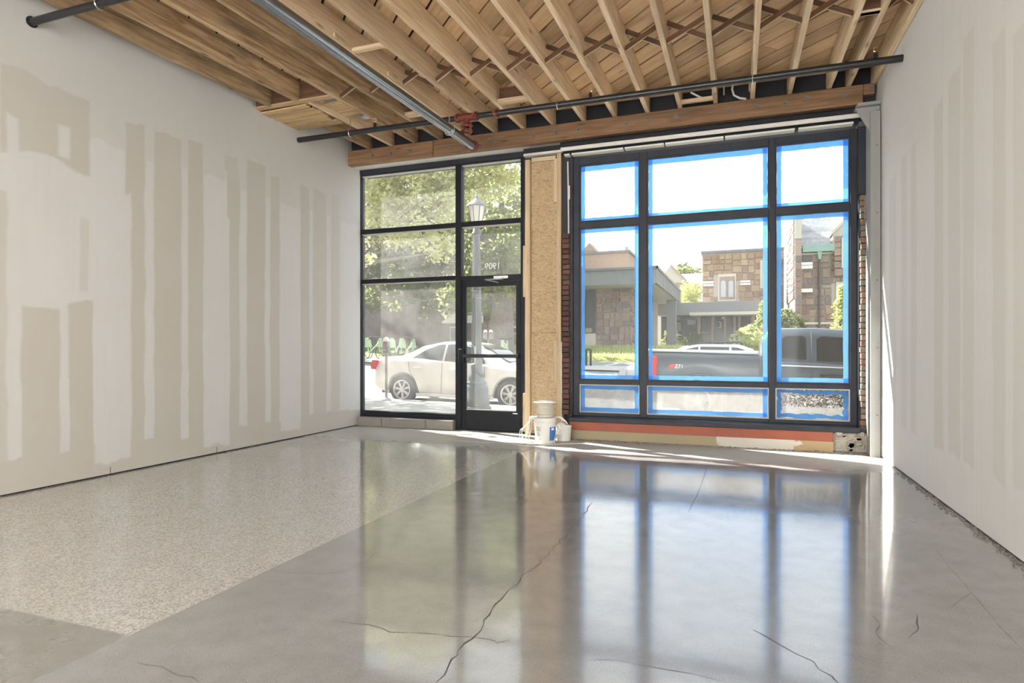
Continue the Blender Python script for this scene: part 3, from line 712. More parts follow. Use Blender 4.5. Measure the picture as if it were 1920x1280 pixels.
# ------------------------------------------------------------------ left storefront window and door
w1 = empty('window_1', (-4.57, 8.08, 0.15), label='black framed dusty storefront window left of the door', kind=S_)
def wpart(parent, name, mat, *box, c=0.004):
    o = parent.location; mb = MB(); b = box
    mb.cbox(b[0] - o.x, b[1] - o.x, b[2] - o.y, b[3] - o.y, b[4] - o.z, b[5] - o.z, c); return mb.build(name, M[mat], parent)
wpart(w1, 'frame_head', 'black_frame', XL, -2.74, 8.03, 8.14, 3.79, 3.86)
wpart(w1, 'frame_sill', 'black_frame', XL, -3.80, 8.03, 8.14, 0.151, 0.222)
wpart(w1, 'frame_jamb', 'black_frame', XL - 0.03, XL + 0.012, 8.03, 8.14, 0.151, 3.79)
wpart(w1, 'mullion', 'black_frame', -3.80, -3.712, 8.02, 8.14, 0.0, 3.79)
for (z0, z1) in ((2.905, 2.972), (2.150, 2.212)):
    wpart(w1, 'rail', 'black_frame', XL + 0.012, -3.80, 8.03, 8.14, z0, z1)
    wpart(w1, 'glazing_bead', 'gasket', XL + 0.012, -3.80, 8.06, 8.12, z0 - 0.014, z0, c=0.002)
wpart(w1, 'glazing_bead', 'gasket', XL + 0.012, -3.80, 8.06, 8.12, 3.776, 3.79, c=0.002)
for (z0, z1) in ((2.972, 3.776), (2.212, 2.891), (0.222, 2.136)):
    wpart(w1, 'pane', 'glass_dusty', XL + 0.012, -3.80, 8.082, 8.088, z0, z1, c=0.001)
d1 = empty('door_1', (-3.25, 8.08, 0.0), label='black framed glass shop door with push bar and transom lights', kind=S_)
wpart(d1, 'frame_jamb', 'black_frame', -2.81, -2.738, 8.02, 8.14, 0.0, 3.79)
wpart(d1, 'transom_rail', 'black_frame', -3.712, -2.81, 8.03, 8.14, 2.905, 2.972)
wpart(d1, 'transom_rail', 'black_frame', -3.712, -2.81, 8.03, 8.14, 2.118, 2.195)
wpart(d1, 'glazing_bead', 'gasket', -3.712, -2.81, 8.06, 8.12, 2.891, 2.905, c=0.002)
wpart(d1, 'glazing_bead', 'gasket', -3.712, -2.81, 8.06, 8.12, 3.776, 3.79, c=0.002)
wpart(d1, 'transom_pane', 'glass_door', -3.712, -2.81, 8.082, 8.088, 2.972, 3.776, c=0.001)
wpart(d1, 'transom_pane', 'glass_door', -3.712, -2.81, 8.082, 8.088, 2.195, 2.891, c=0.001)
lf = MB(); o = d1.location
for b in ((-3.706, -3.640, 0.012, 2.112), (-2.882, -2.816, 0.012, 2.112), (-3.640, -2.882, 2.040, 2.112), (-3.640, -2.882, 0.012, 0.290)):
    lf.cbox(b[0] - o.x, b[1] - o.x, -0.045, 0.0, b[2], b[3], 0.003)
lf = lf.build('door_leaf', M['black_frame'], d1)
MB().box(-3.640 - o.x, -2.882 - o.x, -0.026, -0.020, 0.290, 2.040).build('door_pane', M['glass_door'], lf)
MB().box(-3.640 - o.x, -2.882 - o.x, -0.034, -0.012, 0.290, 0.302).build('glazing_bead', M['gasket'], lf)
MB().box(-2.93 - o.x, -2.86 - o.x, -0.047, -0.044, 0.255, 0.27).build('maker_plate', M['chrome'], lf)
pb = MB().cbox(-3.70 - o.x, -2.83 - o.x, -0.105, -0.075, 1.035, 1.085, 0.006).cbox(-3.56 - o.x, -3.2 - o.x, -0.112, -0.10, 1.042, 1.078, 0.003).build('push_bar', M['steel_dark'], d1, label='dark push bar across the door')
MB().cbox(-3.735 - o.x, -3.66 - o.x, -0.11, -0.045, 0.96, 1.16, 0.01).build('bar_mount', M['black_frame'], pb)
MB().cbox(-2.885 - o.x, -2.835 - o.x, -0.10, -0.045, 1.03, 1.09, 0.006).build('bar_mount', M['black_frame'], pb)
MB().tube([(-3.60 - o.x, 0.0, 0.93), (-3.60 - o.x, 0.05, 0.93), (-3.545 - o.x, 0.055, 0.95), (-3.535 - o.x, 0.055, 1.08), (-3.545 - o.x, 0.055, 1.19), (-3.60 - o.x, 0.05, 1.21), (-3.60 - o.x, 0.0, 1.21)], 0.011, 8).build('pull_handle', M['chrome'], d1, True)
cl = MB().cbox(-3.20 - o.x, -2.98 - o.x, -0.10, -0.05, 2.135, 2.175, 0.008).build('door_closer', M['chrome'], d1)
MB().tube([(-3.05 - o.x, -0.10, 2.13), (-3.28 - o.x, -0.20, 2.115), (-3.14 - o.x, -0.06, 2.085)], 0.009, 6).build('closer_arm', M['steel_grey'], cl)
MB().cbox(-3.73 - o.x, -2.79 - o.x, -0.10, 0.07, 0.0, 0.010, 0.003).build('threshold', M['galv'], d1)
def text(name, body, size, mat, parent, matrix, extrude=0.001):
    cu = bpy.data.curves.new(name, 'FONT'); cu.body = body; cu.size = size; cu.extrude = extrude; cu.align_x = 'CENTER'; cu.align_y = 'CENTER'; cu.materials.append(M[mat])
    o = bpy.data.objects.new(name, cu); me = bpy.data.meshes.new_from_object(o); bpy.data.objects.remove(o); bpy.data.curves.remove(cu)
    return link(name, me, parent, matrix)
text('street_number', '1909', 0.122, 'white_letter', d1, frame((-3.253 - o.x, 0.011, 2.325), (-1, 0, 0), (0, 0, 1), (0, 1, 0)))

# ------------------------------------------------------------------ right taped window
w2 = empty('window_2', (-0.37, 7.95, 0.28), label='large dark steel window with blue tape round every pane', kind=S_)
VX = [(-2.035, -1.955), (-1.172, -1.080), (0.350, 0.420), (1.205, 1.275)]
HZ = [(0.282, 0.325), (0.695, 0.752), (2.745, 2.825), (3.575, 3.66)]
for a, b in VX: wpart(w2, 'mullion', 'steel_dark', a, b, 7.92, 8.02, 0.282, 3.66)
for k, (a, b) in enumerate(HZ):
    for j in range(3):
        wpart(w2, 'rail', 'steel_dark', VX[j][1], VX[j + 1][0], 7.925 + 0.0, 8.015, a, b)
wpart(w2, 'outer_channel', 'steel_dark', -2.092, -2.037, 7.90, 8.04, 0.282, 3.70)
wpart(w2, 'outer_channel', 'steel_dark', 1.277, 1.300, 7.86, 8.04, 0.282, 3.66)
for j in range(3):
    for k in range(3):
        x0, x1 = VX[j][1], VX[j + 1][0]; z0, z1 = HZ[k][1], HZ[k + 1][0]
        bx = MB(); o = w2.location
        e = 0.014
        for (a, b, cc, d) in ((x0, x0 + e, z0, z1), (x1 - e, x1, z0, z1), (x0 + e, x1 - e, z0, z0 + e), (x0 + e, x1 - e, z1 - e, z1)):
            bx.box(a - o.x, b - o.x, -0.018, 0.03, cc - o.z, d - o.z)
        bx.build('glazing_bead', M['gasket'] if k == 0 else M['steel_dark'], w2)
        mat = 'glass_clear' if k > 0 else ('crackle' if j == 2 else 'glass_frost')
        pn = wpart(w2, 'pane', mat, x0 + 0.001, x1 - 0.001, 7.965, 7.971, z0 + 0.001, z1 - 0.001, c=0.0005)
        tw = 0.050; y0 = 7.9615 - o.y; 
        def tp(a, b, cc, d, lay, wob=0.003):
            horiz = (b - a) > (d - cc); n = 14; A = []; Bq = []
            for i in range(n + 1):
                t = i / n; w1_, w2_ = R.uniform(-wob, wob), R.uniform(-wob, wob)
                if horiz: A.append((a + (b - a) * t - o.x, y0 - 0.0006 * lay, cc + w1_ - o.z)); Bq.append((a + (b - a) * t - o.x, y0 - 0.0006 * lay, d + w2_ - o.z))
                else: A.append((a + w1_ - o.x, y0 - 0.0006 * lay, cc + (d - cc) * t - o.z)); Bq.append((b + w2_ - o.x, y0 - 0.0006 * lay, cc + (d - cc) * t - o.z))
            mb = MB().grid([A, Bq]); mb.build('tape_strip', M['tape'], pn)
        m = 0.016; wb = 0.014 if (j == 2 and k == 0) else 0.003
        tp(x0 + m, x0 + m + tw, z0 + m, z1 - m, 1, wb); tp(x1 - m - tw, x1 - m, z0 + m, z1 - m, 1, wb)
        tp(x0 + m, x1 - m, z1 - m - tw - (0.018 if k == 2 else 0), z1 - m, 2, wb); tp(x0 + m, x1 - m, z0 + m, z0 + m + tw * (0.75 if k == 2 else 1), 3, wb)

# ------------------------------------------------------------------ pipes
PY, PZ = 6.62, 3.875
bp = empty('sprinkler_branch_pipe', (XL, PY, PZ), label='black sprinkler pipe running from wall to wall below the joists', cat='pipe')
def PB(pt): return (pt[0] - XL, pt[1] - PY, pt[2] - PZ)
def pz(x): return 3.890 - (x - XL) * 0.0055
MB().tube([PB((XL, PY, pz(XL))), PB((XR, PY, pz(XR)))], 0.034, 16).build('pipe', M['pipe_black'], bp, True)
for x in (-4.24, -1.51, 1.22):
    z = pz(x); hd = MB().lathe([(0.0, 0.03), (0.02, 0.03), (0.02, 0.075), (0.013, 0.08), (0.013, 0.09), (0.0, 0.09)], PB((x, PY, z)), 10).build('sprinkler_head', M['pipe_black'], bp)
    mb = MB(); 
    for s in (-1, 1): mb.tube([PB((x, PY, z + 0.09)), PB((x + s * 0.018, PY, z + 0.105)), PB((x + s * 0.014, PY, z + 0.13)), PB((x, PY, z + 0.138))], 0.004, 5)
    mb.lathe([(0.0, 0.138), (0.024, 0.136), (0.024, 0.14), (0.0, 0.142)], PB((x, PY, z)), 10).build('deflector', M['brass'], hd)
def hanger(parent, cvt, x, y, z, r, top, axis='x'):
    mb = MB().tube([cvt((x, y, z + r + 0.03)), cvt((x, y, top))], 0.006, 6); ring = []
    for k in range(21):
        a = 2 * math.pi * k / 20 + math.pi / 2
        ring.append(cvt((x, y + math.cos(a) * (r + 0.008), z + math.sin(a) * (r + 0.012))) if axis == 'x' else cvt((x + math.cos(a) * (r + 0.008), y, z + math.sin(a) * (r + 0.012))))
    mb.tube(ring, 0.006, 6).build('hanger', M['chrome'], parent)
hanger(bp, PB, -4.60, PY, pz(-4.6), 0.034, zj(PY) + 0.03); hanger(bp, PB, -1.88, PY, pz(-1.88), 0.034, zj(PY) + 0.02); hanger(bp, PB, 0.14, PY, pz(0.14), 0.034, zj(PY) + 0.12)
def coupling(parent, cvt, p, r, axis, w=0.05):
    mb = MB(); mb.lathe([(r, -w / 2), (r + 0.014, -w / 2), (r + 0.018, -w / 4), (r + 0.018, w / 4), (r + 0.014, w / 2), (r, w / 2)], cvt(p), 16, axis)
    for s in (-1, 1):
        q = Vector(cvt(p)); d = Vector((0, s * (r + 0.026), -0.004)) if axis == 'x' else Vector((s * (r + 0.026), 0, -0.004)); q = q + d
        mb.cbox(q.x - 0.02, q.x + 0.02, q.y - 0.02, q.y + 0.02, q.z - 0.014, q.z + 0.014, 0.004)
    ob = mb.build('coupling', M['coupling'], parent, True, label='red pipe coupling')
    for s in (-1, 1):
        q = Vector(cvt(p)) + (Vector((0, s * (r + 0.03), 0)) if axis == 'x' else Vector((s * (r + 0.03), 0, 0)))
        MB().tube([(q.x, q.y, q.z - 0.032), (q.x, q.y, q.z + 0.028)], 0.007, 6).build('coupling_bolt', M['chrome'], ob)
TX = -2.99
coupling(bp, PB, (TX - 0.115, PY, pz(TX - .115)), 0.034, 'x'); coupling(bp, PB, (TX + 0.115, PY, pz(TX + .115)), 0.034, 'x'); coupling(bp, PB, (-2.62, PY, pz(-2.62)), 0.034, 'x', 0.04)
MB().tube([PB((TX - 0.09, PY, pz(TX))), PB((TX + 0.09, PY, pz(TX)))], 0.044, 14).tube([PB((TX, PY, pz(TX))), PB((TX, PY, pz(TX) - 0.085))], 0.040, 12).build('tee', M['coupling'], bp, True, label='red tee fitting')
MB().tube([PB((TX, PY, pz(TX) - 0.085)), PB((TX, PY, 3.70))], 0.028, 12).build('drop_pipe', M['pipe_black'], bp, True)
for z in (3.80 - 0.02, 3.715):
    coupling(bp, PB, (TX, PY, z), 0.028, 'z', 0.04)
mp = empty('main_pipe', (-3.06, 6.98, 3.655), label='thick galvanised pipe running towards the street under the joists', cat='pipe')
MX = -3.06
def mz(Y): return 3.655 - 0.028 * (6.98 - Y)
def PM(pt): return (pt[0] - MX, pt[1] - 6.98, pt[2] - 3.655)
MB().tube([PM((MX, -5.9, mz(-5.9))), PM((MX, 6.98, mz(6.98)))], 0.054, 24).build('pipe', M['galv'], mp, True)
coupling(mp, PM, (MX, 6.97, mz(6.97)), 0.054, 'y', 0.05)
hanger(mp, PM, MX, 6.30, mz(6.3), 0.054, zj(6.3) + 0.12, 'y')
sp_ = empty('sprinkler_branch_pipe', (XL, 3.37, 3.82), label='black sprinkler pipe stub at the top left corner of the room', cat='pipe')
def PS(pt): return (pt[0] - XL, pt[1] - 3.37, pt[2] - 3.82)
MB().tube([PS((XL, 3.37, 3.815)), PS((XR, 3.37, 3.80))], 0.030, 16).build('pipe', M['pipe_black'], sp_, True)
MB().lathe([(0.030, -0.004), (0.045, -0.004), (0.045, 0.004), (0.030, 0.004)], PS((XL + 0.006, 3.37, 3.815)), 14, 'x').build('wall_plate', M['pipe_black'], sp_)
hanger(sp_, PS, -4.62, 3.37, 3.814, 0.030, zj(3.37) + 0.05)
# loose electrical cables hanging at the ceiling front
for nm, pts, lab in (('electrical_cable', [(-0.52, 7.55, 4.18), (-0.42, 7.60, 4.13), (-0.34, 7.64, 4.105), (-0.28, 7.68, 4.13), (-0.275, 7.74, 4.25)], 'white cable looped between joists behind the black pipe, left one'),
                     ('electrical_cable', [(-0.05, 7.70, 4.30), (-0.06, 7.68, 4.20), (-0.04, 7.66, 4.12), (0.02, 7.66, 4.08), (0.09, 7.70, 4.075)], 'white cable hanging in a hook shape above the timber, right one')):
    c_ = Vector(pts[0]); mb = MB().tube([tuple(Vector(p) - c_) for p in pts], 0.012, 8)
    mb.build(nm, M['cable_white'], None, True, matrix=Matrix.Translation(c_), label=lab, cat='cable', group='loose cables at the ceiling')

# ------------------------------------------------------------------ bucket, spool, wires, pail
BX, BY = -2.235, 7.30
bu = empty('plastic_bucket', (BX, BY, 0), label='white plastic bucket with blue label standing by the door pier', cat='bucket')
MB().lathe([(0.0, 0.0), (0.118, 0.0), (0.122, 0.006), (0.136, 0.25), (0.143, 0.252), (0.143, 0.262), (0.137, 0.264), (0.138, 0.285), (0.144, 0.287), (0.144, 0.305), (0.136, 0.305), (0.120, 0.012), (0.0, 0.012)], n=36).build('bucket_shell', M['white_plastic'], bu, True)
def arc_patch(r0, r1, a0, a1, z0, z1, n=10):
    A = [(r0 * math.cos(rad(a0 + (a1 - a0) * i / n)), r0 * math.sin(rad(a0 + (a1 - a0) * i / n)), z0) for i in range(n + 1)]
    B = [(r1 * math.cos(rad(a0 + (a1 - a0) * i / n)), r1 * math.sin(rad(a0 + (a1 - a0) * i / n)), z1) for i in range(n + 1)]
    return [A, B]
lb_ = MB().grid(arc_patch(0.1245, 0.1335, -48, 2, 0.04, 0.205)).build('label', M['label_blue'], bu, True, label='blue label')
MB().grid(arc_patch(0.1325, 0.1345, -38, -20, 0.165, 0.195)).build('label_mark', M['white_letter'], lb_)
mb = MB()
for k in range(11):
    z = 0.205 - k * 0.0105; r = 0.1205 + (0.136 - 0.122) * z / 0.25 + 0.0030
    if k == 6: continue
    mb.grid(arc_patch(r, r + 0.0002, -128 + R.uniform(0, 3), -96 - R.uniform(0, 12), z, z + 0.0035, 6))
mb.grid(arc_patch(0.1262, 0.1264, -104, -98, 0.055, 0.058, 3)).grid(arc_patch(0.1264, 0.1266, -102, -100, 0.050, 0.064, 2))
tag(mb.build('printed_lines', M['print'], bu), kind='stuff')
sp2 = empty('wire_spool', (BX, BY, 0.305), label='spool of white wire sitting on top of the white bucket', cat='spool')
MB().lathe([(0.0, 0.0), (0.142, 0.0), (0.144, 0.004), (0.142, 0.010), (0.03, 0.010), (0.03, 0.190), (0.142, 0.190), (0.146, 0.196), (0.142, 0.204), (0.05, 0.206), (0.028, 0.196), (0.0, 0.196)], n=36).build('spool_body', M['white_plastic'], sp2, True)
prof = [(0.03, 0.012)]
for k in range(24):
    z = 0.013 + k * 0.0073; rr = 0.103 + (0.003 if k % 5 else -0.001); prof += [(rr - 0.004, z), (rr, z + 0.0036)]
prof += [(0.10, 0.188), (0.03, 0.188)]
MB().lathe(prof, n=36).build('wound_wire', M['spool_wire'], sp2, True)
pl = empty('paint_pail', (-2.075, 7.575, 0), label='small white pail behind the bucket beside the red strip', cat='bucket')
MB().lathe([(0.0, 0.0), (0.088, 0.0), (0.100, 0.17), (0.104, 0.172), (0.104, 0.182), (0.097, 0.182), (0.086, 0.01), (0.0, 0.01)], n=28).build('pail_shell', M['white_plastic'], pl, True)
MB().lathe([(0.104, 0.178), (0.118, 0.180), (0.118, 0.188), (0.0, 0.190)], (0.035, -0.01, 0.004), 24).build('lid', M['glass_clear'], pl, True, label='clear plastic lid')
wb = empty('wire_tangle', (BX, BY, 0), label='tangle of loose white wire draped over both sides of the bucket', cat='wire')
def wire(pts, r=0.0038):
    P = [Vector(p) for p in pts]; Q = []
    for i in range(len(P) - 1):
        p0 = P[max(i - 1, 0)]; p1 = P[i]; p2 = P[i + 1]; p3 = P[min(i + 2, len(P) - 1)]
        for k in range(6):
            t = k / 6; Q.append(0.5 * ((2 * p1) + (p2 - p0) * t + (2 * p0 - 5 * p1 + 4 * p2 - p3) * t * t + (3 * p1 - p0 - 3 * p2 + p3) * t ** 3))
    Q.append(P[-1]); Q = [Vector((q.x, q.y, max(q.z, r))) for q in Q]
    MB().tube(Q, r, 6).build('wire', M['cable_white'], wb, True)
for k in range(6):
    x = -0.15 - R.uniform(0.0, 0.03); far = -0.16 - 0.03 * k
    wire([(-0.135, -0.03 + 0.02 * k, 0.317), (x - 0.02, 0.0, 0.318 - 0.01 * k), (far, 0.02 * k - 0.06, 0.26 - 0.02 * k), (far - 0.02 + R.uniform(-.03, .03), -0.02, 0.14), (far + R.uniform(-.06, .05), -0.04 * k / 3, 0.035), (far + 0.03, -0.05, 0.005)])
for k in range(5):
    wire([(0.13, -0.05 + 0.02 * k, 0.317), (0.17 + 0.012 * k, -0.02, 0.322), (0.22 + 0.022 * k, -0.03 * k / 2, 0.285 - 0.012 * k), (0.165 + R.uniform(0, .04), -0.06, 0.24), (0.19 + 0.015 * k, -0.05, 0.17 + R.uniform(-.02, .03)), (0.155 + 0.01 * k, -0.08, 0.12)])
wire([(-0.14, -0.1, 0.318), (-0.19, -0.12, 0.24), (-0.15, -0.1, 0.16), (-0.18, -0.14, 0.11), (-0.14, -0.14, 0.08)])
wire([(0.15, -0.06, 0.12), (0.16, -0.1, 0.004), (0.30, -0.02, 0.004), (0.40, 0.05, 0.004), (0.47, 0.12, 0.004)])
wire([(-0.10, -0.16, 0.004), (0.02, -0.20, 0.004), (0.14, -0.17, 0.004), (0.2, -0.08, 0.004)])
wire([(-0.28, -0.05, 0.004), (-0.36, -0.22, 0.004), (-0.12, -0.36, 0.004), (0.10, -0.28, 0.004)])
# housings and stands for the added fill lamps behind the camera
def fill_light(loc, aim, lab):
    t = empty('fill_light', (loc[0], loc[1], 0), label=lab, cat='work light', group='added fill lamps behind the camera')
    d = (Vector(aim) - Vector(loc)).normalized(); q = d.to_track_quat('-Z', 'Y').to_matrix().to_4x4()
    h = MB(); h.M = Matrix.Translation((0, 0, loc[2])) @ q; h.box(-0.48, 0.48, -0.20, 0.20, 0.02, 0.07).build('fill_housing', M['white_plastic'], t)
    for sx in (-1, 1): MB().tube([(sx * 0.44, 0.0, loc[2] - 0.04), (sx * 0.44, 0.16, 0.012), (sx * 0.44, -0.22, 0.012)], 0.010, 6).build('stand', M['steel_dark'], t)
for (l, a, p), lab in zip(FILL_LAMPS, ('added floor fill lamp by the left wall behind the camera', 'added floor fill lamp by the right wall behind the camera', 'added floor fill lamp in the middle of the room behind the camera')):
    fill_light(l, a, lab)
# ------------------------------------------------------------------ street, lot and lawn
def zs(x): return -0.30 - 0.022 * x
def rise(y):
    P = [(0, 0), (15, 0), (19, 0.10), (23, 0.55), (26.5, 0.72), (30, 1.33), (34, 1.40), (90, 1.6)]
    for (a, za), (b, zb) in zip(P, P[1:]):
        if y <= b: return za + (zb - za) * (y - a) / (b - a)
    return 1.6
def zg(x, y): return zs(x) * (1 if y < 24 else max(0, 1 - (y - 24) / 8)) + rise(y)
def ground(name, y0, y1, mat, label, x0=-60, x1=45, off=0.0, ny=10, nx=14):
    rows = [[(x0 + (x1 - x0) * i / nx, y0 + (y1 - y0) * j / ny, zg(x0 + (x1 - x0) * i / nx, y0 + (y1 - y0) * j / ny) + off) for i in range(nx + 1)] for j in range(ny + 1)]
    b = [[(p[0], p[1], p[2] - 0.3) for p in r] for r in rows]
    return MB().grid(rows).grid(b).build(name, M[mat], None, True, label=label, kind=S_)
sw = empty('sidewalk', (0, 10, -0.16), label='pale concrete sidewalk outside the storefront', kind=S_)
x = -30.0
while x < 14:
    for (a, b) in ((8.30, 10.30), (10.31, 12.30)):
        mb = MB(); x1 = x + 1.78
        zq = lambda X: -0.022 * X
        t = [(x, a - 10, zq(x)), (x1, a - 10, zq(x1)), (x1, b - 10, zq(x1)), (x, b - 10, zq(x))]
        mb.add(t + [(p[0], p[1], p[2] - 0.25) for p in t], [(0, 1, 2, 3), (4, 7, 6, 5), (0, 4, 5, 1), (1, 5, 6, 2), (2, 6, 7, 3), (3, 7, 4, 0)])
        mb.build('paving_slab', M['sidewalk'], sw)
    x += 1.80
x = -30.0
while x < 14:
    x1 = x + 2.98; t = [(x, 2.31, -0.022 * x), (x1, 2.31, -0.022 * x1), (x1, 2.47, -0.022 * x1), (x, 2.47, -0.022 * x)]
    MB().add(t + [(p[0], p[1], p[2] - 0.3) for p in t], [(0, 1, 2, 3), (4, 7, 6, 5), (0, 4, 5, 1), (1, 5, 6, 2), (2, 6, 7, 3), (3, 7, 4, 0)]).build('kerb_stone', M['curb'], sw)
    x += 3.0
ground('street', 12.4, 22.8, 'asphalt', 'grey asphalt street with parked cars')
ground('far_sidewalk', 22.8, 24.6, 'sidewalk', 'far sidewalk across the street', off=0.05, ny=3)
lot = ground('parking_lot', 24.6, 26.6, 'lot', 'parking lot in front of the stone buildings', ny=3)
for k in range(9):
    xa = -9.0 + k * 1.25; pts = [(xa, 24.7), (xa + 0.09, 24.7), (xa + 0.55, 26.2), (xa + 0.46, 26.2)]
    MB().add([(p[0], p[1], zg(*p) + 0.006) for p in pts] + [(p[0], p[1], zg(*p) - 0.01) for p in pts], [(0, 1, 2, 3), (4, 7, 6, 5), (0, 4, 5, 1), (1, 5, 6, 2), (2, 6, 7, 3), (3, 7, 4, 0)]).build('bay_line', M['paint_line'], lot)
lawn = ground('lawn', 26.6, 31.0, 'grass', 'sunlit grass bank in front of the low building')
mb = MB()
for i in range(5200):
    X = R.uniform(-13, -1); Y = R.uniform(26.7, 30.9); z = zg(X, Y); h = R.uniform(0.05, 0.13); a = R.uniform(0, 6.28); w_ = 0.02
    dx, dy = math.cos(a) * w_, math.sin(a) * w_
    mb.add([(X - dx, Y - dy, z), (X + dx, Y + dy, z), (X + R.uniform(-.05, .05), Y + R.uniform(-.05, .05), z + h)], [(0, 1, 2)])
tag(mb.build('grass_blades', M['leaf_pale'], lawn), kind='stuff')
ground('far_ground', 31.0, 95.0, 'earth', 'ground around the stone buildings', x0=-110, x1=80, ny=6)

# ------------------------------------------------------------------ vehicles
def lerp(P, x):
    if x <= P[0][0]: return P[0][1]
    for (a, za), (b, zb) in zip(P, P[1:]):
        if x <= b:
            t = (x - a) / (b - a) if b > a else 0; t = t * t * (3 - 2 * t) * 0.5 + t * 0.5
            return za + (zb - za) * t
    return P[-1][1]
def wheel(parent, x, y, r, w, side, nsp=7, rim_mat='alloy'):
    # side: -1 faces -y
    t = MB().lathe([(r * 0.66, -w / 2), (r * 0.93, -w / 2), (r, -w * 0.36), (r, w * 0.36), (r * 0.93, w / 2), (r * 0.66, w / 2), (r * 0.66, -w / 2)], (x, y, r), 32, 'y', False).build('tyre', M['tyre'], parent, True)
    f = y + side * w * 0.42
    rm = MB().lathe([(r * 0.60, -0.02), (r * 0.68, -0.03), (r * 0.68, 0.03), (r * 0.60, 0.02), (r * 0.60, -0.02)], (x, f, r), 32, 'y', False)
    for k in range(nsp):
        a = 2 * math.pi * k / nsp + 0.3
        for s in (-0.10, 0.10):
            rm.tube([(x + math.cos(a + s * 1.2) * r * 0.14, f + side * 0.004, r + math.sin(a + s * 1.2) * r * 0.14), (x + math.cos(a + s) * r * 0.63, f, r + math.sin(a + s) * r * 0.63)], r * 0.045, 5)
    rm.lathe([(0.0, -0.03), (r * 0.17, -0.03), (r * 0.17, 0.03), (0.0, 0.03)], (x, f, r), 16, 'y')
    rm.build('wheel_rim', M[rim_mat], t, True)
    MB().lathe([(0.0, -0.01), (r * 0.62, -0.01), (r * 0.62, 0.01), (0.0, 0.01)], (x, y + side * w * 0.12, r), 24, 'y').build('brake_disc', M['dark_plastic'], t)
def car(root, paint, L, W, deck, half, shoulder, sill, axles, wr, cabin, tops, cabw, wins, bed=None, glassy='car_glass', af=1.20):
    """body shell, cabin, windows. x runs forward from 0 to L, y = 0 on the centre line, near side is -y or +y alike."""
    N = 90; rows = []
    arch = wr * af
    for i in range(N + 1):
        x = L * i / N; w = lerp(half, x); d = lerp(deck, x); s = min(lerp(shoulder, x), d - 0.01); zb = lerp(sill, x)
        for ax in axles:
            if abs(x - ax) < arch: zb = max(zb, wr + math.sqrt(max(0, arch ** 2 - (x - ax) ** 2)) - 0.02)
        zb = min(zb, s - 0.06)
        ring = [(w * 0.90, zb), (w * 0.985, zb + (s - zb) * 0.12), (w, zb + (s - zb) * 0.5), (w * 0.985, zb + (s - zb) * 0.85), (w * 0.955, s), (w * 0.90, s + (d - s) * 0.55), (w * 0.72, d - 0.004), (0, d + 0.012)]
        full = [(x, -a, b) for a, b in ring] + [(x, a, b) for a, b in reversed(ring[:-1])]
        rows.append(full)
    mb = MB().grid(rows); m = len(rows[0])
    for r0 in (0, N): mb.add(rows[r0], [tuple(range(m))])
    body = mb.build('body', M[paint], root, True)
    MB().box(0.35, L - 0.35, -W * 0.40, W * 0.40, 0.22, 0.55).build('underbody', M['dark_plastic'], root)
    def cy(x, t):     # cabin side: t 0 at belt, 1 at roof
        b = lerp(cabw, x); z0 = min(lerp(shoulder, x), lerp(deck, x)) - 0.02; z1 = lerp(tops, x)
        return (b * (1 - 0.30 * t ** 1.25), z0 + (z1 - z0) * t)
    x0, x1 = cabin; rows = []
    for i in range(61):
        x = x0 + (x1 - x0) * i / 60
        side = [cy(x, t) for t in (0, 0.25, 0.5, 0.75, 0.9)]; z1 = lerp(tops, x); yb = side[-1][0]
        side += [(yb * 0.93, z1 - 0.012), (yb * 0.6, z1 + 0.008), (0, z1 + 0.014)]
        rows.append([(x, -a, b) for a, b in side] + [(x, a, b) for a, b in reversed(side[:-1])])
    mb = MB().grid(rows); m = len(rows[0]); mb.add(rows[0], [tuple(range(m))]); mb.add(rows[-1], [tuple(range(m))])
    mb.build('cabin', M[paint], root, True)
    for (nm, xs, top, bot) in wins:             # side windows: x list, t_top function table, t_bottom
        for sgn in (-1, 1):
            g = []
            for i in range(13):
                x = xs[0] + (xs[1] - xs[0]) * i / 12; tt = lerp(top, x); tb = lerp(bot, x)
                g.append([(x, sgn * (cy(x, tb + (tt - tb) * k / 5)[0] + 0.010), cy(x, tb + (tt - tb) * k / 5)[1]) for k in range(6)])
            inner = [[(p[0], p[1] - sgn * 0.008, p[2]) for p in r] for r in g]
            MB().grid(g).grid(inner).build(nm, M[glassy], root, True)
    return body, cy
def screen(root, name, xa, xb, tops, cabw, f=0.62, up=0.014, mat='car_glass'):
    g = []
    for i in range(9):
        x = xa + (xb - xa) * i / 8; w = lerp(cabw, x) * f; z = lerp(tops, x) + 0.016 + up * 0.5
        g.append([(x, -w + 2 * w * k / 6, z + 0.004 * (1 - abs(k - 3) / 3)) for k in range(7)])
    MB().grid(g).build(name, M[mat], root, True)
def seam(root, pts, sgn, r=0.006):
    MB().tube([(p[0], sgn * p[1], p[2]) for p in pts], r, 5).build('door_seam', M['seam'], root)

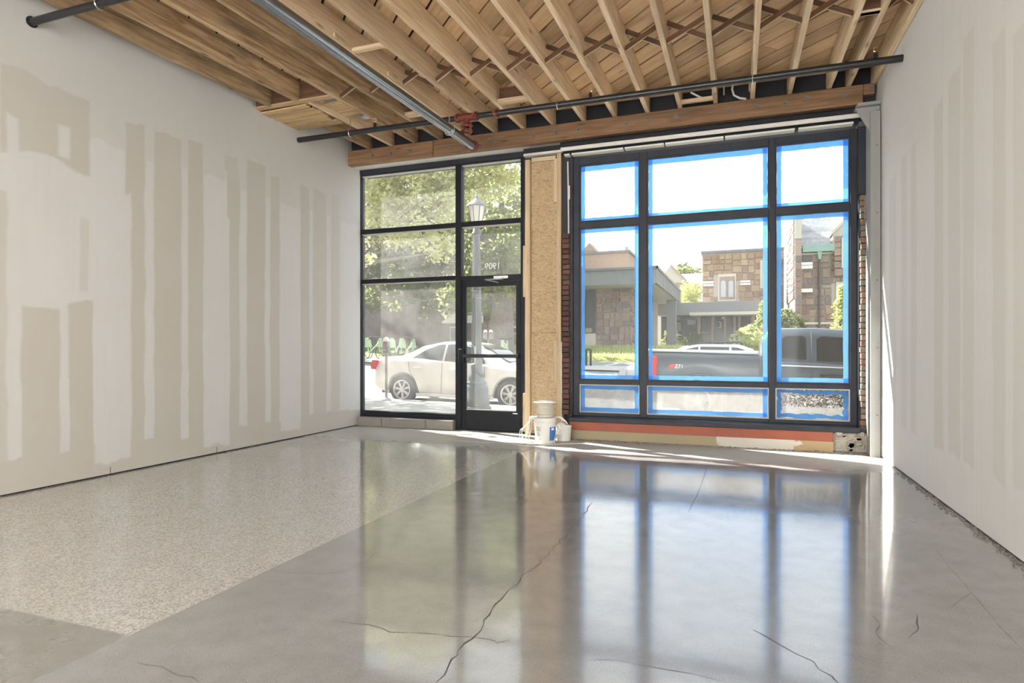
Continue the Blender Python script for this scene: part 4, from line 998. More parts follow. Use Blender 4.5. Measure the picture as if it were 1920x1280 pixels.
# white sedan, nose to the right
TILT = math.atan(-0.022)
sx0 = -8.52
sed = empty('sedan', (sx0, 13.80, zs(sx0)), label='pearl white sedan parked at the kerb beyond the storefront door', cat='car', rot=(0, -TILT, 0))
deck = [(0, 0.70), (0.06, 0.98), (0.25, 1.09), (0.75, 1.13), (1.2, 1.12), (3.2, 1.02), (3.6, 0.99), (4.2, 0.88), (4.65, 0.76), (4.82, 0.60)]
half = [(0, 0.66), (0.2, 0.80), (0.7, 0.90), (1.5, 0.92), (3.4, 0.92), (4.1, 0.89), (4.6, 0.78), (4.82, 0.55)]
shl = [(0, 0.64), (0.1, 0.90), (0.5, 1.02), (1.5, 1.03), (3.0, 0.965), (3.8, 0.89), (4.5, 0.70), (4.82, 0.55)]
sil = [(0, 0.42), (0.3, 0.30), (0.6, 0.24), (4.2, 0.22), (4.6, 0.24), (4.82, 0.34)]
tops = [(0.62, 1.10), (0.95, 1.20), (1.45, 1.40), (1.9, 1.485), (2.3, 1.50), (2.7, 1.47), (3.1, 1.32), (3.55, 1.05), (3.7, 0.97)]
cabw = [(0.62, 0.60), (0.9, 0.78), (1.4, 0.84), (2.4, 0.86), (3.2, 0.83), (3.7, 0.70)]
body, cy = car(sed, 'car_white', 4.82, 1.84, deck, half, shl, sil, (1.00, 3.75), 0.335, (0.62, 3.70), tops, cabw,
    [('rear_window', (1.18, 2.02), [(1.18, 0.22), (1.30, 0.44), (1.6, 0.76), (1.85, 0.87), (2.02, 0.88)], [(1.18, 0.12), (2.02, 0.12)]),
     ('front_window', (2.08, 3.08), [(2.08, 0.88), (2.4, 0.88), (2.75, 0.80), (2.95, 0.58), (3.08, 0.30)], [(2.08, 0.12), (3.08, 0.14)])])
screen(sed, 'windscreen', 2.85, 3.58, tops, cabw, 0.66); screen(sed, 'back_window', 0.78, 1.42, tops, cabw, 0.62)
for ax in (1.00, 3.75):
    for s in (-1, 1): wheel(sed, ax, s * 0.80, 0.335, 0.21, s)
for s in (-1, 1):
    seam(sed, [(2.05, 0.925, 0.28), (2.05, 0.932, 0.6), (2.05, 0.90, 0.99)], s); seam(sed, [(3.12, 0.925, 0.28), (3.14, 0.932, 0.6), (3.10, 0.895, 0.94)], s)
    seam(sed, [(1.32, 0.932, 0.62), (1.20, 0.925, 0.78), (1.16, 0.90, 1.01)], s)
    for hx in (1.30, 2.26): MB().tube([(hx, s * 0.925, 0.86), (hx + 0.02, s * 0.955, 0.865), (hx + 0.20, s * 0.955, 0.865), (hx + 0.22, s * 0.925, 0.86)], 0.016, 8).build('door_handle', M['car_white'], sed, True)
    MB().lathe([(0, -0.10), (0.055, -0.085), (0.075, -0.02), (0.07, 0.05), (0.0, 0.085)], (2.98, s * 1.01, 1.00), 14, 'x').tube([(2.98, s * 0.86, 0.955), (2.98, s * 1.0, 0.98)], 0.022, 6).build('wing_mirror', M['car_white'], sed, True)
    MB().prism([(0.10, 0.79), (0.19, 0.79), (0.23, 0.90), (0.25, 1.00), (0.13, 1.01), (0.08, 0.90)], s * 0.66, s * 0.845).build('tail_light', M['tail_red'], sed, label='red tail light')
    MB().prism([(4.42, 0.60), (4.68, 0.56), (4.62, 0.69), (4.40, 0.74)], s * 0.55, s * 0.79).build('headlight', M['headlight'], sed)
    MB().cbox(1.38, 3.35, s * 0.905 - 0.02, s * 0.905 + 0.02, 0.20, 0.27, 0.012).build('side_skirt', M['car_white'], sed)
MB().cbox(2.0, 2.55, -0.35, 0.35, 1.50, 1.52, 0.006).build('sunroof', M['dark_plastic'], sed)
MB().tube([(3.62, -0.55, 0.985), (3.66, -0.1, 1.005), (3.62, 0.3, 1.0)], 0.012, 5).build('wiper', M['dark_plastic'], sed)

# blue-grey pickup, nose to the right
tx0 = -1.82
trk = empty('pickup_truck', (tx0, 13.80, zs(tx0)), label='blue grey extended cab pickup truck parked in front of the taped window', cat='truck', rot=(0, -TILT, 0))
deck = [(0, 1.36), (0.05, 1.40), (2.18, 1.385), (2.26, 1.30), (4.2, 1.24), (5.3, 1.15), (5.65, 0.98), (5.75, 0.85)]
half = [(0, 0.90), (0.2, 0.945), (4.8, 0.945), (5.4, 0.90), (5.75, 0.72)]
shl = [(0, 1.30), (2.2, 1.30), (2.3, 1.22), (4.2, 1.17), (5.3, 1.05), (5.75, 0.80)]
sil = [(0, 0.62), (0.3, 0.50), (5.3, 0.44), (5.75, 0.52)]
tops = [(2.26, 1.70), (2.34, 1.84), (2.6, 1.885), (3.2, 1.895), (3.7, 1.87), (4.05, 1.74), (4.5, 1.45), (4.75, 1.25)]
cabw = [(2.26, 0.84), (2.4, 0.87), (3.8, 0.88), (4.75, 0.82)]
car(trk, 'car_grey', 5.75, 1.9, deck, half, shl, sil, (1.06, 4.72), 0.39, (2.24, 4.75), tops, cabw,
    [('rear_quarter_window', (2.60, 3.02), [(2.60, 0.70), (2.66, 0.77), (2.96, 0.78), (3.02, 0.72)], [(2.60, 0.16), (3.02, 0.14)]),
     ('door_window', (3.20, 4.22), [(3.22, 0.70), (3.28, 0.78), (3.7, 0.78), (3.95, 0.66), (4.22, 0.28)], [(3.20, 0.12), (4.22, 0.16)])], af=1.36)
screen(trk, 'windscreen', 4.0, 4.66, tops, cabw, 0.66)
for ax in (1.06, 4.72):
    for s in (-1, 1): wheel(trk, ax, s * 0.82, 0.39, 0.25, s, 5)
    for s in (-1, 1):
        MB().tube([(ax + 0.56 * math.cos(rad(a)), s * 0.950, 0.38 + 0.56 * math.sin(rad(a))) for a in range(0, 181, 15)], 0.022, 6).build('arch_lip', M['car_grey'], trk, True)
for s in (-1, 1):
    seam(trk, [(3.11, 0.952, 0.5), (3.11, 0.958, 0.9), (3.11, 0.935, 1.18)], s, 0.009); seam(trk, [(3.11, 0.885, 1.22), (3.11, 0.78, 1.62), (3.11, 0.66, 1.82)], s, 0.008); seam(trk, [(4.32, 0.952, 0.5), (4.32, 0.955, 1.1)], s, 0.009)
    MB().box(2.195, 2.235, s * 0.93 - 0.035, s * 0.93 + 0.035, 0.50, 1.33).build('bed_gap', M['seam'], trk)
    MB().tube([(3.26, s * 0.952, 0.985), (3.36, s * 0.99, 0.99), (3.62, s * 0.99, 0.99), (3.70, s * 0.952, 0.985)], 0.024, 8).build('door_handle', M['dark_plastic'], trk, True)
    MB().tube([(2.26, s * 0.955, 1.165), (4.6, s * 0.955, 1.135)], 0.016, 6).build('chrome_strip', M['chrome'], trk)
    MB().cbox(-0.015, 0.255, s * 0.925 - 0.03, s * 0.925 + 0.03, 0.84, 1.28, 0.03).build('tail_light', M['tail_red'], trk, label='red tail light')
    MB().lathe([(0, -0.13), (0.08, -0.12), (0.11, 0.0), (0.09, 0.09), (0.0, 0.10)], (4.12, s * 1.10, 1.32), 12, 'x').tube([(4.16, s * 0.86, 1.2), (4.14, s * 1.06, 1.28)], 0.03, 6).build('wing_mirror', M['dark_plastic'], trk, True)
    MB().prism([(5.45, 0.80), (5.72, 0.80), (5.62, 1.0), (5.42, 1.02)], s * 0.60, s * 0.86).build('headlight', M['headlight'], trk)
    dz = MB().prism([(0.44, 1.04), (0.50, 1.10), (0.56, 1.13), (0.62, 1.13), (0.585, 1.04)], s * 0.950, s * 0.958).build('decal', M['tail_red'], trk, label='red decal with white Z71 lettering')
    text('decal_letters', 'Z71', 0.105, 'white_letter', dz, frame((0.685, s * 0.957, 1.082), (-s, 0, 0), (0, 0, 1), (0, s, 0)))
for s in (-1, 1): MB().cbox(0.05, 2.18, s * 0.80 - 0.06, s * 0.80 + 0.06, 1.375, 1.425, 0.015).build('bed_rail', M['car_silver'], trk, label='pale bed rail cap')
MB().cbox(2.22, 2.30, -0.16, 0.16, 1.86, 1.90, 0.01).build('brake_light', M['tail_red'], trk)
MB().tube([(4.0, -0.36, 1.28), (4.02, -0.36, 1.40), (3.9, -0.36, 1.46), (3.84, -0.36, 1.34), (4.0, -0.36, 1.26)], 0.016, 6).build('steering_wheel', M['dark_plastic'], trk)

# pale wagon across the street, nose to the left
wx0 = 0.72; wy = 19.6
wag = empty('station_wagon', (wx0, wy, zg(wx0, wy)), label='silver white wagon with roof rails on the far side behind the pickup', cat='car', rot=(0, TILT * -1, math.pi))
deck = [(0, 0.80), (0.05, 0.95), (0.6, 1.02), (2.7, 1.0), (3.2, 0.98), (3.8, 0.90), (4.15, 0.74), (4.25, 0.58)]
half = [(0, 0.74), (0.3, 0.85), (3.4, 0.86), (3.9, 0.78), (4.25, 0.52)]
shl = [(0, 0.72), (0.1, 0.90), (2.8, 0.92), (3.5, 0.86), (4.0, 0.70), (4.25, 0.52)]
sil = [(0, 0.40), (0.3, 0.27), (3.9, 0.24), (4.25, 0.36)]
tops = [(0.05, 1.05), (0.30, 1.33), (0.7, 1.46), (1.7, 1.49), (2.2, 1.45), (2.65, 1.27), (3.15, 1.0)]
cabw = [(0.05, 0.72), (0.4, 0.79), (2.4, 0.81), (3.15, 0.70)]
car(wag, 'car_silver', 4.25, 1.72, deck, half, shl, sil, (0.85, 3.38), 0.315, (0.05, 3.15), tops, cabw,
    [('rear_window', (0.32, 0.86), [(0.32, 0.55), (0.5, 0.80), (0.86, 0.86)], [(0.32, 0.2), (0.86, 0.16)]), ('side_window', (0.92, 1.72), [(0.92, 0.87), (1.72, 0.88)], [(0.92, 0.15), (1.72, 0.14)]), ('front_window', (1.78, 2.62), [(1.78, 0.88), (2.2, 0.82), (2.62, 0.38)], [(1.78, 0.14), (2.62, 0.16)])])
screen(wag, 'windscreen', 2.28, 3.02, tops, cabw, 0.64)
for ax in (0.85, 3.38):
    for s in (-1, 1): wheel(wag, ax, s * 0.74, 0.315, 0.19, s)
for s in (-1, 1):
    MB().tube([(0.55, s * 0.50, 1.46), (0.65, s * 0.50, 1.53), (1.9, s * 0.50, 1.53), (2.05, s * 0.50, 1.47)], 0.02, 6).build('roof_rail', M['dark_plastic'], wag)
    MB().prism([(3.92, 0.60), (4.16, 0.56), (4.10, 0.70), (3.88, 0.78)], s * 0.50, s * 0.80).build('headlight', M['headlight'], wag)
    MB().prism([(0.02, 0.80), (0.16, 0.80), (0.20, 1.0), (0.06, 1.02)], s * 0.62, s * 0.84).build('tail_light', M['tail_red'], wag)

# ------------------------------------------------------------------ street furniture
lp_ = empty('street_lamp', (-4.93, 11.40, -0.052), label='grey fluted street lamp post with lantern outside the door', cat='street lamp')
n = 24; prof = [(0.0, 0.0), (0.30, 0.0), (0.30, 0.05), (0.265, 0.07), (0.265, 0.22), (0.245, 0.25), (0.24, 0.42), (0.225, 0.46), (0.20, 0.50), (0.21, 0.54), (0.175, 0.58), (0.16, 0.64), (0.125, 0.80), (0.115, 0.95), (0.12, 0.97), (0.112, 1.0)]
MB().lathe(prof, n=24).build('base', M['lamp_paint'], lp_, True)
fl = []
for zz, rr in ((0.95, 0.108), (1.8, 0.098), (2.6, 0.085), (3.52, 0.070)):
    fl.append([((rr * (1.0 if k % 2 else 0.86)) * math.cos(k * math.pi / 12), (rr * (1.0 if k % 2 else 0.86)) * math.sin(k * math.pi / 12), zz) for k in range(25)])
MB().grid(fl).build('fluted_post', M['lamp_paint'], lp_)
for zz in (2.22, 2.36): MB().lathe([(0.09, zz), (0.098, zz), (0.098, zz + 0.02), (0.09, zz + 0.02)], n=20).build('band', M['galv'], lp_)
MB().lathe([(0.072, 3.50), (0.10, 3.53), (0.075, 3.58), (0.05, 3.66), (0.125, 3.71), (0.125, 3.74), (0.0, 3.74)], n=20).build('lantern_collar', M['lamp_paint'], lp_, True)
MB().lathe([(0.115, 3.74), (0.180, 4.07), (0.170, 4.07), (0.105, 3.74)], n=8).build('lantern_glass', M['lamp_glass'], lp_)
for k in range(8):
    a = k * math.pi / 4; MB().tube([(0.118 * math.cos(a), 0.118 * math.sin(a), 3.73), (0.183 * math.cos(a), 0.183 * math.sin(a), 4.08)], 0.009, 5).build('lantern_rib', M['lamp_paint'], lp_)
MB().lathe([(0.205, 4.065), (0.205, 4.085), (0.165, 4.13), (0.10, 4.185), (0.04, 4.225), (0.020, 4.25), (0.026, 4.27), (0.010, 4.30), (0.005, 4.35), (0.0, 4.36)], n=20).build('lantern_roof', M['lamp_paint'], lp_, True)
def meter(loc, lab, heads=(0.0,), grp=None):
    m = empty('parking_meter', loc, label=lab, cat='parking meter', group=grp)
    MB().lathe([(0.0, 0.0), (0.12, 0.0), (0.10, 0.03), (0.035, 0.07), (0.0, 0.07)], n=16).build('foot', M['meter'], m, True)
    MB().tube([(0, 0, 0.03), (0, 0, 1.06)], 0.030, 12).build('post', M['meter'], m, True)
    for hx in heads:
        h = MB().cbox(hx - 0.085, hx + 0.085, -0.06, 0.06, 1.05, 1.24, 0.025).cbox(hx - 0.078, hx + 0.078, -0.055, 0.055, 1.20, 1.34, 0.02).build('meter_head', M['meter'], m)
        q = MB(); q.M = Matrix.Translation((hx, 0, 1.33)); q.lathe([(0.078, 0.0), (0.076, 0.03), (0.060, 0.07), (0.032, 0.095), (0.0, 0.10)], n=18).build('dome', M['lamp_glass'], h, True)
        MB().box(hx - 0.05, hx + 0.05, -0.063, -0.059, 1.275, 1.305).build('red_label', M['tail_red'], h); MB().box(hx - 0.04, hx + 0.04, -0.064, -0.060, 1.11, 1.15).build('coin_plate', M['chrome'], h)
    if len(heads) > 1: MB().cbox(-0.14, 0.14, -0.03, 0.03, 1.03, 1.07, 0.008).build('cross_arm', M['meter'], m)
    return m
meter((-7.42, 12.05, 0.003), 'single grey parking meter in front of the white sedan trunk')
fx, fy = -9.6, 23.4
meter((fx, fy, zg(fx, fy) + 0.05), 'twin headed parking meter across the street beyond the sedan roof', (-0.12, 0.12))
def bike(x, y, lab):
    z = zg(x, y) + 0.05; b = empty('bicycle', (x, y, z), label=lab, cat='bicycle', group='bicycles across the street', rot=(0, 0, R.uniform(1.2, 1.9)))
    for wx in (-0.5, 0.5):
        MB().tube([(wx + 0.31 * math.cos(a * math.pi / 10), 0, 0.33 + 0.31 * math.sin(a * math.pi / 10)) for a in range(21)], 0.022, 6).build('wheel', M['bike_dark'], b)
        MB().prism([(wx - 0.20, 0.55), (wx + 0.20, 0.55), (wx + 0.05, 0.98), (wx - 0.05, 0.98)], -0.06, 0.06).build('fender', M['bike_green'], b, label='pale green fender panel')
    MB().tube([(-0.5, 0, 0.33), (-0.12, 0, 0.38), (0.42, 0, 0.78), (0.5, 0, 0.33)], 0.024, 6).tube([(-0.12, 0, 0.38), (-0.24, 0, 0.9)], 0.02, 6).build('bike_frame', M['bike_green'], b)
    MB().tube([(0.42, 0, 0.78), (0.38, 0, 1.02), (0.36, -0.28, 1.06)], 0.016, 6).tube([(0.38, 0, 1.02), (0.36, 0.28, 1.06)], 0.016, 6).build('handlebar', M['bike_dark'], b)
    MB().cbox(-0.36, -0.12, -0.07, 0.07, 0.90, 0.96, 0.02).build('saddle', M['bike_dark'], b)
for px, lab in ((679, 'bicycle with green fender panels at the left edge of the storefront view'), (699, 'bicycle second from the left in the row across the street'), (744, 'bicycle just right of the parking meter head'), (764, 'bicycle at the sedan rear window height, fourth in the row'), (946, 'bicycle seen through the door above the windscreen')):
    X, Z = onY(px, 660, 24.2); bike(X, 24.2, lab)
bo = empty('bollard', (*[onY(1103, 680, 24.4)[0], 24.4], 0.55), label='dark double post at the edge of the lot by the left tape', cat='bollard')
bo.location.z = zg(bo.location.x, 24.4) - 0.02
for dx in (-0.08, 0.10): MB().tube([(dx, 0, 0.0), (dx, 0, 0.72)], 0.045, 10).build('post', M['steel_dark'], bo, True)
MB().tube([(-0.08, 0, 0.72), (0.10, 0, 0.72)], 0.045, 10).build('cross_arm', M['steel_dark'], bo, True)

# ------------------------------------------------------------------ stone buildings
stm = MB().cbox(-0.5, 0.5, -0.5, 0.5, -0.5, 0.5, 0.06).mesh('stone', M['stone'])
stt = MB().cbox(-0.5, 0.5, -0.5, 0.5, -0.5, 0.5, 0.06).mesh('stone', M['stone_tan'])
def stones(parent, x0, x1, y, z0, z1, sh, sw_, mesh=None, holes=(), limit=290, axis='y'):
    """random ashlar: rows of stones of mixed sizes on a wall facing -y (or -x / +x at x=y when axis is 'x')"""
    mesh = mesh or stm; out = []
    def split(a, b, c, d, dep):
        w, h = b - a, d - c
        if (w < sw_ * 1.5 and h < sh * 1.6) or dep > 12: out.append((a, b, c, d)); return
        if w / sw_ > h / sh: t = a + w * R.uniform(0.36, 0.64); split(a, t, c, d, dep + 1); split(t, b, c, d, dep + 1)
        else: t = c + h * R.uniform(0.36, 0.64); split(a, b, c, t, dep + 1); split(a, b, t, d, dep + 1)
    split(x0, x1, z0, z1, 0); cnt = 0
    for (a, b, c, d) in out:
        mx, mz = (a + b) / 2, (c + d) / 2
        if any(h[0] < mx < h[1] and h[2] < mz < h[3] for h in holes): continue
        if cnt >= limit: break
        g = min(sh, sw_) * 0.13; dy = R.uniform(-.015, .02)
        loc = (mx, y + dy, mz) if axis == 'y' else (y + dy, mx, mz)
        sc = (b - a - g, 0.12, d - c - g) if axis == 'y' else (0.12, b - a - g, d - c - g)
        link('stone', mesh, parent, TS(loc, sc)); cnt += 1
# 1: low building with the wide flat roof
Y1 = 32.0
b1 = empty('low_stone_building', (0, 0, 0), label='low stone building with wide flat grey roof overhang behind the left taped pane', cat='building')
xc = onY(1230, 520, 30.6)[0]
zt1, zt0 = onY(1230, 503, 30.6)[1], onY(1230, 531, 30.6)[1]
MB().box(-8.9, xc, 30.6, 44, zt0 + 0.12, zt1 - 0.03).build('roof_slab', M['soffit_pale'], b1)
MB().box(-8.9, xc - 0.1, 30.7, 44.9, zt0, zt0 + 0.12).build('soffit', M['soffit_pale'], b1)
MB().box(-8.9, xc + 0.04, 30.55, 30.62, zt0, zt1).box(xc - 0.03, xc + 0.04, 30.6, 44, zt0, zt1).box(-8.9, xc + 0.10, 30.50, 30.62, zt1, zt1 + 0.12).box(xc, xc + 0.10, 30.5, 44, zt1, zt1 + 0.12).build('fascia', M['fascia'], b1)
for k in range(16):
    xx = xc - 0.3 - k * 0.42; MB().box(xx - 0.012, xx + 0.012, 30.535, 30.56, zt0, zt1).build('fascia_rib', M['fascia'], b1)
for k in range(24):
    yy = 31.0 + k * 0.58; MB().box(xc + 0.03, xc + 0.06, yy - 0.012, yy + 0.012, zt0, zt1).build('fascia_rib', M['fascia'], b1)
wxl, wxr = onY(1118, 600, Y1)[0], onY(1181, 600, Y1)[0]
MB().box(-8.8, wxr - 0.02, Y1 + 0.05, 44, 1.0, zt0).build('wall', M['stone_bed'], b1)
stones(b1, wxl, wxr, Y1 + 0.03, 1.15, zt0 - 0.03, 0.27, 0.34)
stones(b1, Y1 + 0.1, Y1 + 2.4, wxr + 0.0, 1.15, zt0 - 0.03, 0.32, 0.42, axis='x')
MB().box(onY(1085, 600, Y1)[0], wxl - 0.02, Y1 - 0.02, Y1 + 0.05, onY(1100, 625, Y1)[1], onY(1100, 543, Y1)[1]).build('window', M['dark_glass'], b1)
MB().box(onY(1085, 600, Y1)[0], wxl - 0.02, Y1 - 0.03, Y1 + 0.05, 1.15, onY(1100, 625, Y1)[1]).build('window_sill', M['trim_stone'], b1)
MB().box(onY(1098, 600, Y1)[0], onY(1110, 600, Y1)[0], Y1 - 0.05, Y1 - 0.02, onY(1100, 623, Y1)[1], onY(1100, 615, Y1)[1]).build('window_box', M['tan_wood'], b1)
MB().box(wxr + 0.06, wxr + 0.5, 37.0, 37.3, 1.1, zt0).build('column', M['tan_wood'], b1); MB().box(wxr + 0.9, wxr + 1.5, 41.0, 41.4, 1.1, zt0).build('column', M['fascia'], b1)
# upper brick volume
u1 = MB(); Yu = 37.0
ux1 = onY(1179, 500, Yu)[0]; uz = onY(1179, 470, Yu)[1]; uzl = onY(1100, 458, Yu)[1]
u1.box(-8.9, ux1, Yu, 43, zt1, uz - 0.05).build('upper_wall', M['stucco'], b1)
MB().prism([(onY(1085, 455, Yu)[0], uz - 0.06), (onY(1105, 456, Yu)[0], uzl + 0.1), (onY(1120, 470, Yu)[0], uz - 0.06)], Yu + 0.02, Yu + 1.5).build('parapet_peak', M['stucco'], b1)
MB().box(-8.9, ux1 + 0.08, Yu - 0.08, 43, uz - 0.08, uz + 0.05).build('coping', M['fascia'], b1)
for px in (1191, 1194): X = onY(px, 470, 40)[0]; MB().tube([(X - 0.6, 40, uz - 0.2), (X - 0.6, 40, uz + 0.75)], 0.04, 6).build('vent_pipe', M['fascia'], b1)
# 2: entrance link with glass doors
Y2 = 46.0
b2 = empty('entrance_link', (0, 0, 0), label='glazed entrance with tan posts, flat grey canopy and number 3 on the door', cat='building')
def bx2(parent, name, mat, x0, x1, y0, y1, Y, d0, d1):
    a = onY(x0, y0, Y); b = onY(x1, y1, Y); zz = sorted((a[1], b[1]))
    return MB().cbox(a[0], b[0], Y + d0, Y + d1, zz[0], zz[1], 0.01).build(name, M[mat], parent)
bx2(b2, 'canopy', 'fascia', 1238, 1437, 571, 590, Y2, -1.5, 2.2)
bx2(b2, 'canopy_edge', 'trim_stone', 1296, 1437, 588, 591, Y2, -1.6, 2.2)
bx2(b2, 'glazing', 'dark_glass', 1238, 1436, 590, 662, Y2, 0.5, 0.7)
for (a, b) in ((1308, 1314), (1334, 1339), (1357, 1362), (1375, 1379), (1384, 1388), (1408, 1416)): bx2(b2, 'post', 'tan_wood', a, b, 590, 662, Y2, -0.2, 0.5)
for (a, b, c, d) in ((1314, 1334, 622, 625), (1388, 1408, 620, 623), (1238, 1308, 640, 646)): bx2(b2, 'rail', 'tan_wood', a, b, c, d, Y2, 0.2, 0.5)
bx2(b2, 'post', 'dark_plastic', 1240, 1249, 590, 640, Y2, -0.1, 0.45)
for (a, b) in ((1263, 1265), (1276, 1278)): bx2(b2, 'window_bar', 'dark_plastic', a, b, 590, 625, Y2, 0.3, 0.45)
bx2(b2, 'window_bar', 'dark_plastic', 1249, 1278, 601, 603, Y2, 0.3, 0.45)
bx2(b2, 'lit_pane', 'leaf_pale', 1249, 1276, 594, 620, Y2, 0.46, 0.49)
bx2(b2, 'sign_plate', 'fascia', 1289, 1305, 600, 609, Y2, -0.3, -0.25)
q = onY(1350, 609.5, Y2 + 0.4); text('door_number', '3', 0.62, 'white_letter', b2, frame((q[0], Y2 + 0.40, q[1]), (1, 0, 0), (0, 0, 1), (0, -1, 0)), 0.01)
q = onY(1356, 596, Y2); MB().lathe([(0, -0.13), (0.10, -0.08), (0.13, 0), (0.10, 0.08), (0, 0.13)], (q[0], Y2 - 0.1, q[1]), 12).build('globe_light', M['lamp_glass'], b2, True)
# 3: two-storey stone block
Y3 = 48.5
b3 = empty('stone_block_building', (0, 0, 0), label='two storey tan stone building with twin arched window above the entrance', cat='building')
x30, x31 = onY(1317, 500, Y3)[0], onY(1470, 500, Y3)[0]; z3t = onY(1380, 470, Y3)[1]; z3b = onY(1380, 573, Y3)[1]
MB().box(x30, x31, Y3 + 0.06, Y3 + 5, 1.0, z3t).build('wall', M['stone_bed'], b3)
wh = (onY(1345, 540, Y3)[0], onY(1381, 540, Y3)[0], onY(1360, 565, Y3)[1], onY(1360, 513, Y3)[1])
stones(b3, x30, x31, Y3 + 0.03, z3b - 0.3, z3t - 0.22, 0.40, 0.52, stt, [wh])
MB().box(x30 - 0.1, x31, Y3 - 0.08, Y3 + 5, z3t - 0.1, z3t + 0.08).build('coping', M['fascia'], b3)
wf3 = bx2(b3, 'window', 'trim_stone', 1346, 1380, 514, 564, Y3, -0.06, 0.1)
bx2(b3, 'window_reveal', 'tan_wood', 1349, 1378, 519, 561, Y3, -0.08, 0.1)
for (a, b) in ((1351.5, 1361), (1366, 1375)):
    xa, xb = onY(a, 540, Y3)[0], onY(b, 540, Y3)[0]; z0, z1 = onY(a, 557, Y3)[1], onY(a, 531, Y3)[1]; r = (xb - xa) / 2
    poly = [(xa, z0), (xb, z0)] + [((xa + xb) / 2 + r * math.cos(rad(t)), z1 + r * 1.1 * math.sin(rad(t))) for t in range(0, 181, 20)]
    MB().prism(poly, Y3 - 0.12, Y3 - 0.07).build('arched_pane', M['pale_glass'], b3)
bx2(b3, 'stone_band', 'white_trim', 1388, 1407, 526, 529, Y3, -0.12, 0.1); bx2(b3, 'stone_band', 'white_trim', 1388, 1407, 531, 534, Y3, -0.12, 0.1); bx2(b3, 'stone_band', 'white_trim', 1388, 1407, 565, 569, Y3, -0.12, 0.1)
bx2(b3, 'stone_band', 'white_trim', 1319, 1338, 528, 531, Y3, -0.12, 0.1); bx2(b3, 'stone_band', 'white_trim', 1319, 1338, 533, 536, Y3, -0.12, 0.1); bx2(b3, 'stone_band', 'white_trim', 1319, 1338, 566, 570, Y3, -0.12, 0.1)
bx2(b3, 'window', 'trim_stone', 1425, 1445, 488, 540, Y3, -0.06, 0.1); bx2(b3, 'window_pane', 'pale_glass', 1429, 1445, 495, 538, Y3, -0.08, -0.05)
# 4: gabled stone building far behind
Y4 = 62.0
b4 = empty('gabled_stone_house', (0, 0, 0), label='far stone gable with pale slate roof behind the flat roofed building', cat='building')
g0, g1, gp = onY(1233, 540, Y4)[0], onY(1305, 545, Y4)[0], onY(1258, 497, Y4)
MB().prism([(g0, 1.2), (g1, 1.2), (g1, onY(1305, 545, Y4)[1]), gp, (g0, onY(1233, 530, Y4)[1])], Y4, Y4 + 0.6).build('gable_wall', M['stone_bed'], b4)
stones(b4, g0 + 1.0, g1 - 0.8, Y4 - 0.02, onY(1260, 560, Y4)[1], onY(1260, 530, Y4)[1], 0.45, 0.6)
rp = [(gp[0], gp[1]), (g1 + 0.2, onY(1305, 545, Y4)[1] - 0.1)]
MB().add([(rp[0][0], Y4 - 0.15, rp[0][1] + 0.1), (rp[1][0], Y4 - 0.15, rp[1][1] + 0.1), (rp[1][0], Y4 + 0.5, rp[1][1] + 0.1), (rp[0][0], Y4 + 0.5, rp[0][1] + 0.1), (rp[0][0], Y4 - 0.15, rp[0][1] - 0.1), (rp[1][0], Y4 - 0.15, rp[1][1] - 0.1), (rp[1][0], Y4 + 0.5, rp[1][1] - 0.1), (rp[0][0], Y4 + 0.5, rp[0][1] - 0.1)],
         [(0, 1, 2, 3), (4, 7, 6, 5), (0, 4, 5, 1), (1, 5, 6, 2), (2, 6, 7, 3), (3, 7, 4, 0)]).build('gable_coping', M['stucco'], b4)
a = onY(1270, 514, Y4 + 6); b = onY(1330, 545, Y4)
MB().add([(a[0] - 3, Y4 + 6, a[1]), (b[0] + 2, Y4 + 6, a[1]), (b[0] + 2, Y4 + 0.6, b[1]), (a[0] - 1, Y4 + 0.6, b[1]), (a[0] - 3, Y4 + 6, a[1] - .2), (b[0] + 2, Y4 + 6, a[1] - .2), (b[0] + 2, Y4 + 0.6, b[1] - .2), (a[0] - 1, Y4 + 0.6, b[1] - .2)],
         [(0, 1, 2, 3), (4, 7, 6, 5), (0, 4, 5, 1), (1, 5, 6, 2), (2, 6, 7, 3), (3, 7, 4, 0)]).build('slate_roof', M['slate'], b4)
# 5: church on the right
Y5 = 43.0
b5 = empty('stone_church', (0, 0, 0), label='stone church with steep pale slate roof and green copper gutter at the right', cat='building')
X = lambda p, y=560: onY(p, y, Y5)[0]
Zc = lambda y, p=1530: onY(p, y, Y5)[1]
MB().box(X(1492), X(1660), Y5 + 0.06, Y5 + 5.2, 1.0, Zc(474)).build('wall', M['stone_bed'], b5)
stones(b5, X(1493), X(1600), Y5 + 0.03, Zc(640), Zc(478), 0.42, 0.50, None, [(X(1566), X(1590), Zc(640), Zc(530))])
MB().box(X(1492), X(1570), Y5 - 0.12, Y5 + 0.2, Zc(608), Zc(604)).build('water_table', M['trim_stone'], b5)
MB().box(X(1492), X(1562), Y5 - 0.08, Y5 + 0.2, Zc(477), Zc(474)).build('stone_band', M['trim_stone'], b5)
bx2(b5, 'stone_band', 'white_trim', 1496, 1523, 493, 497, Y5, -0.25, 0.1); bx2(b5, 'stone_band', 'white_trim', 1496, 1523, 499, 504, Y5, -0.25, 0.1); bx2(b5, 'stone_band', 'white_trim', 1496, 1523, 542, 548, Y5, -0.25, 0.1)
bx2(b5, 'buttress_edge', 'trim_stone', 1496, 1498, 504, 605, Y5, -0.15, 0.1)
bx2(b5, 'window', 'trim_stone', 1567, 1600, 529, 625, Y5, -0.1, 0.1); bx2(b5, 'window_pane', 'pale_glass', 1573, 1600, 536, 552, Y5, -0.12, -0.05); bx2(b5, 'window_pane', 'dark_glass', 1573, 1600, 555, 620, Y5, -0.12, -0.05)
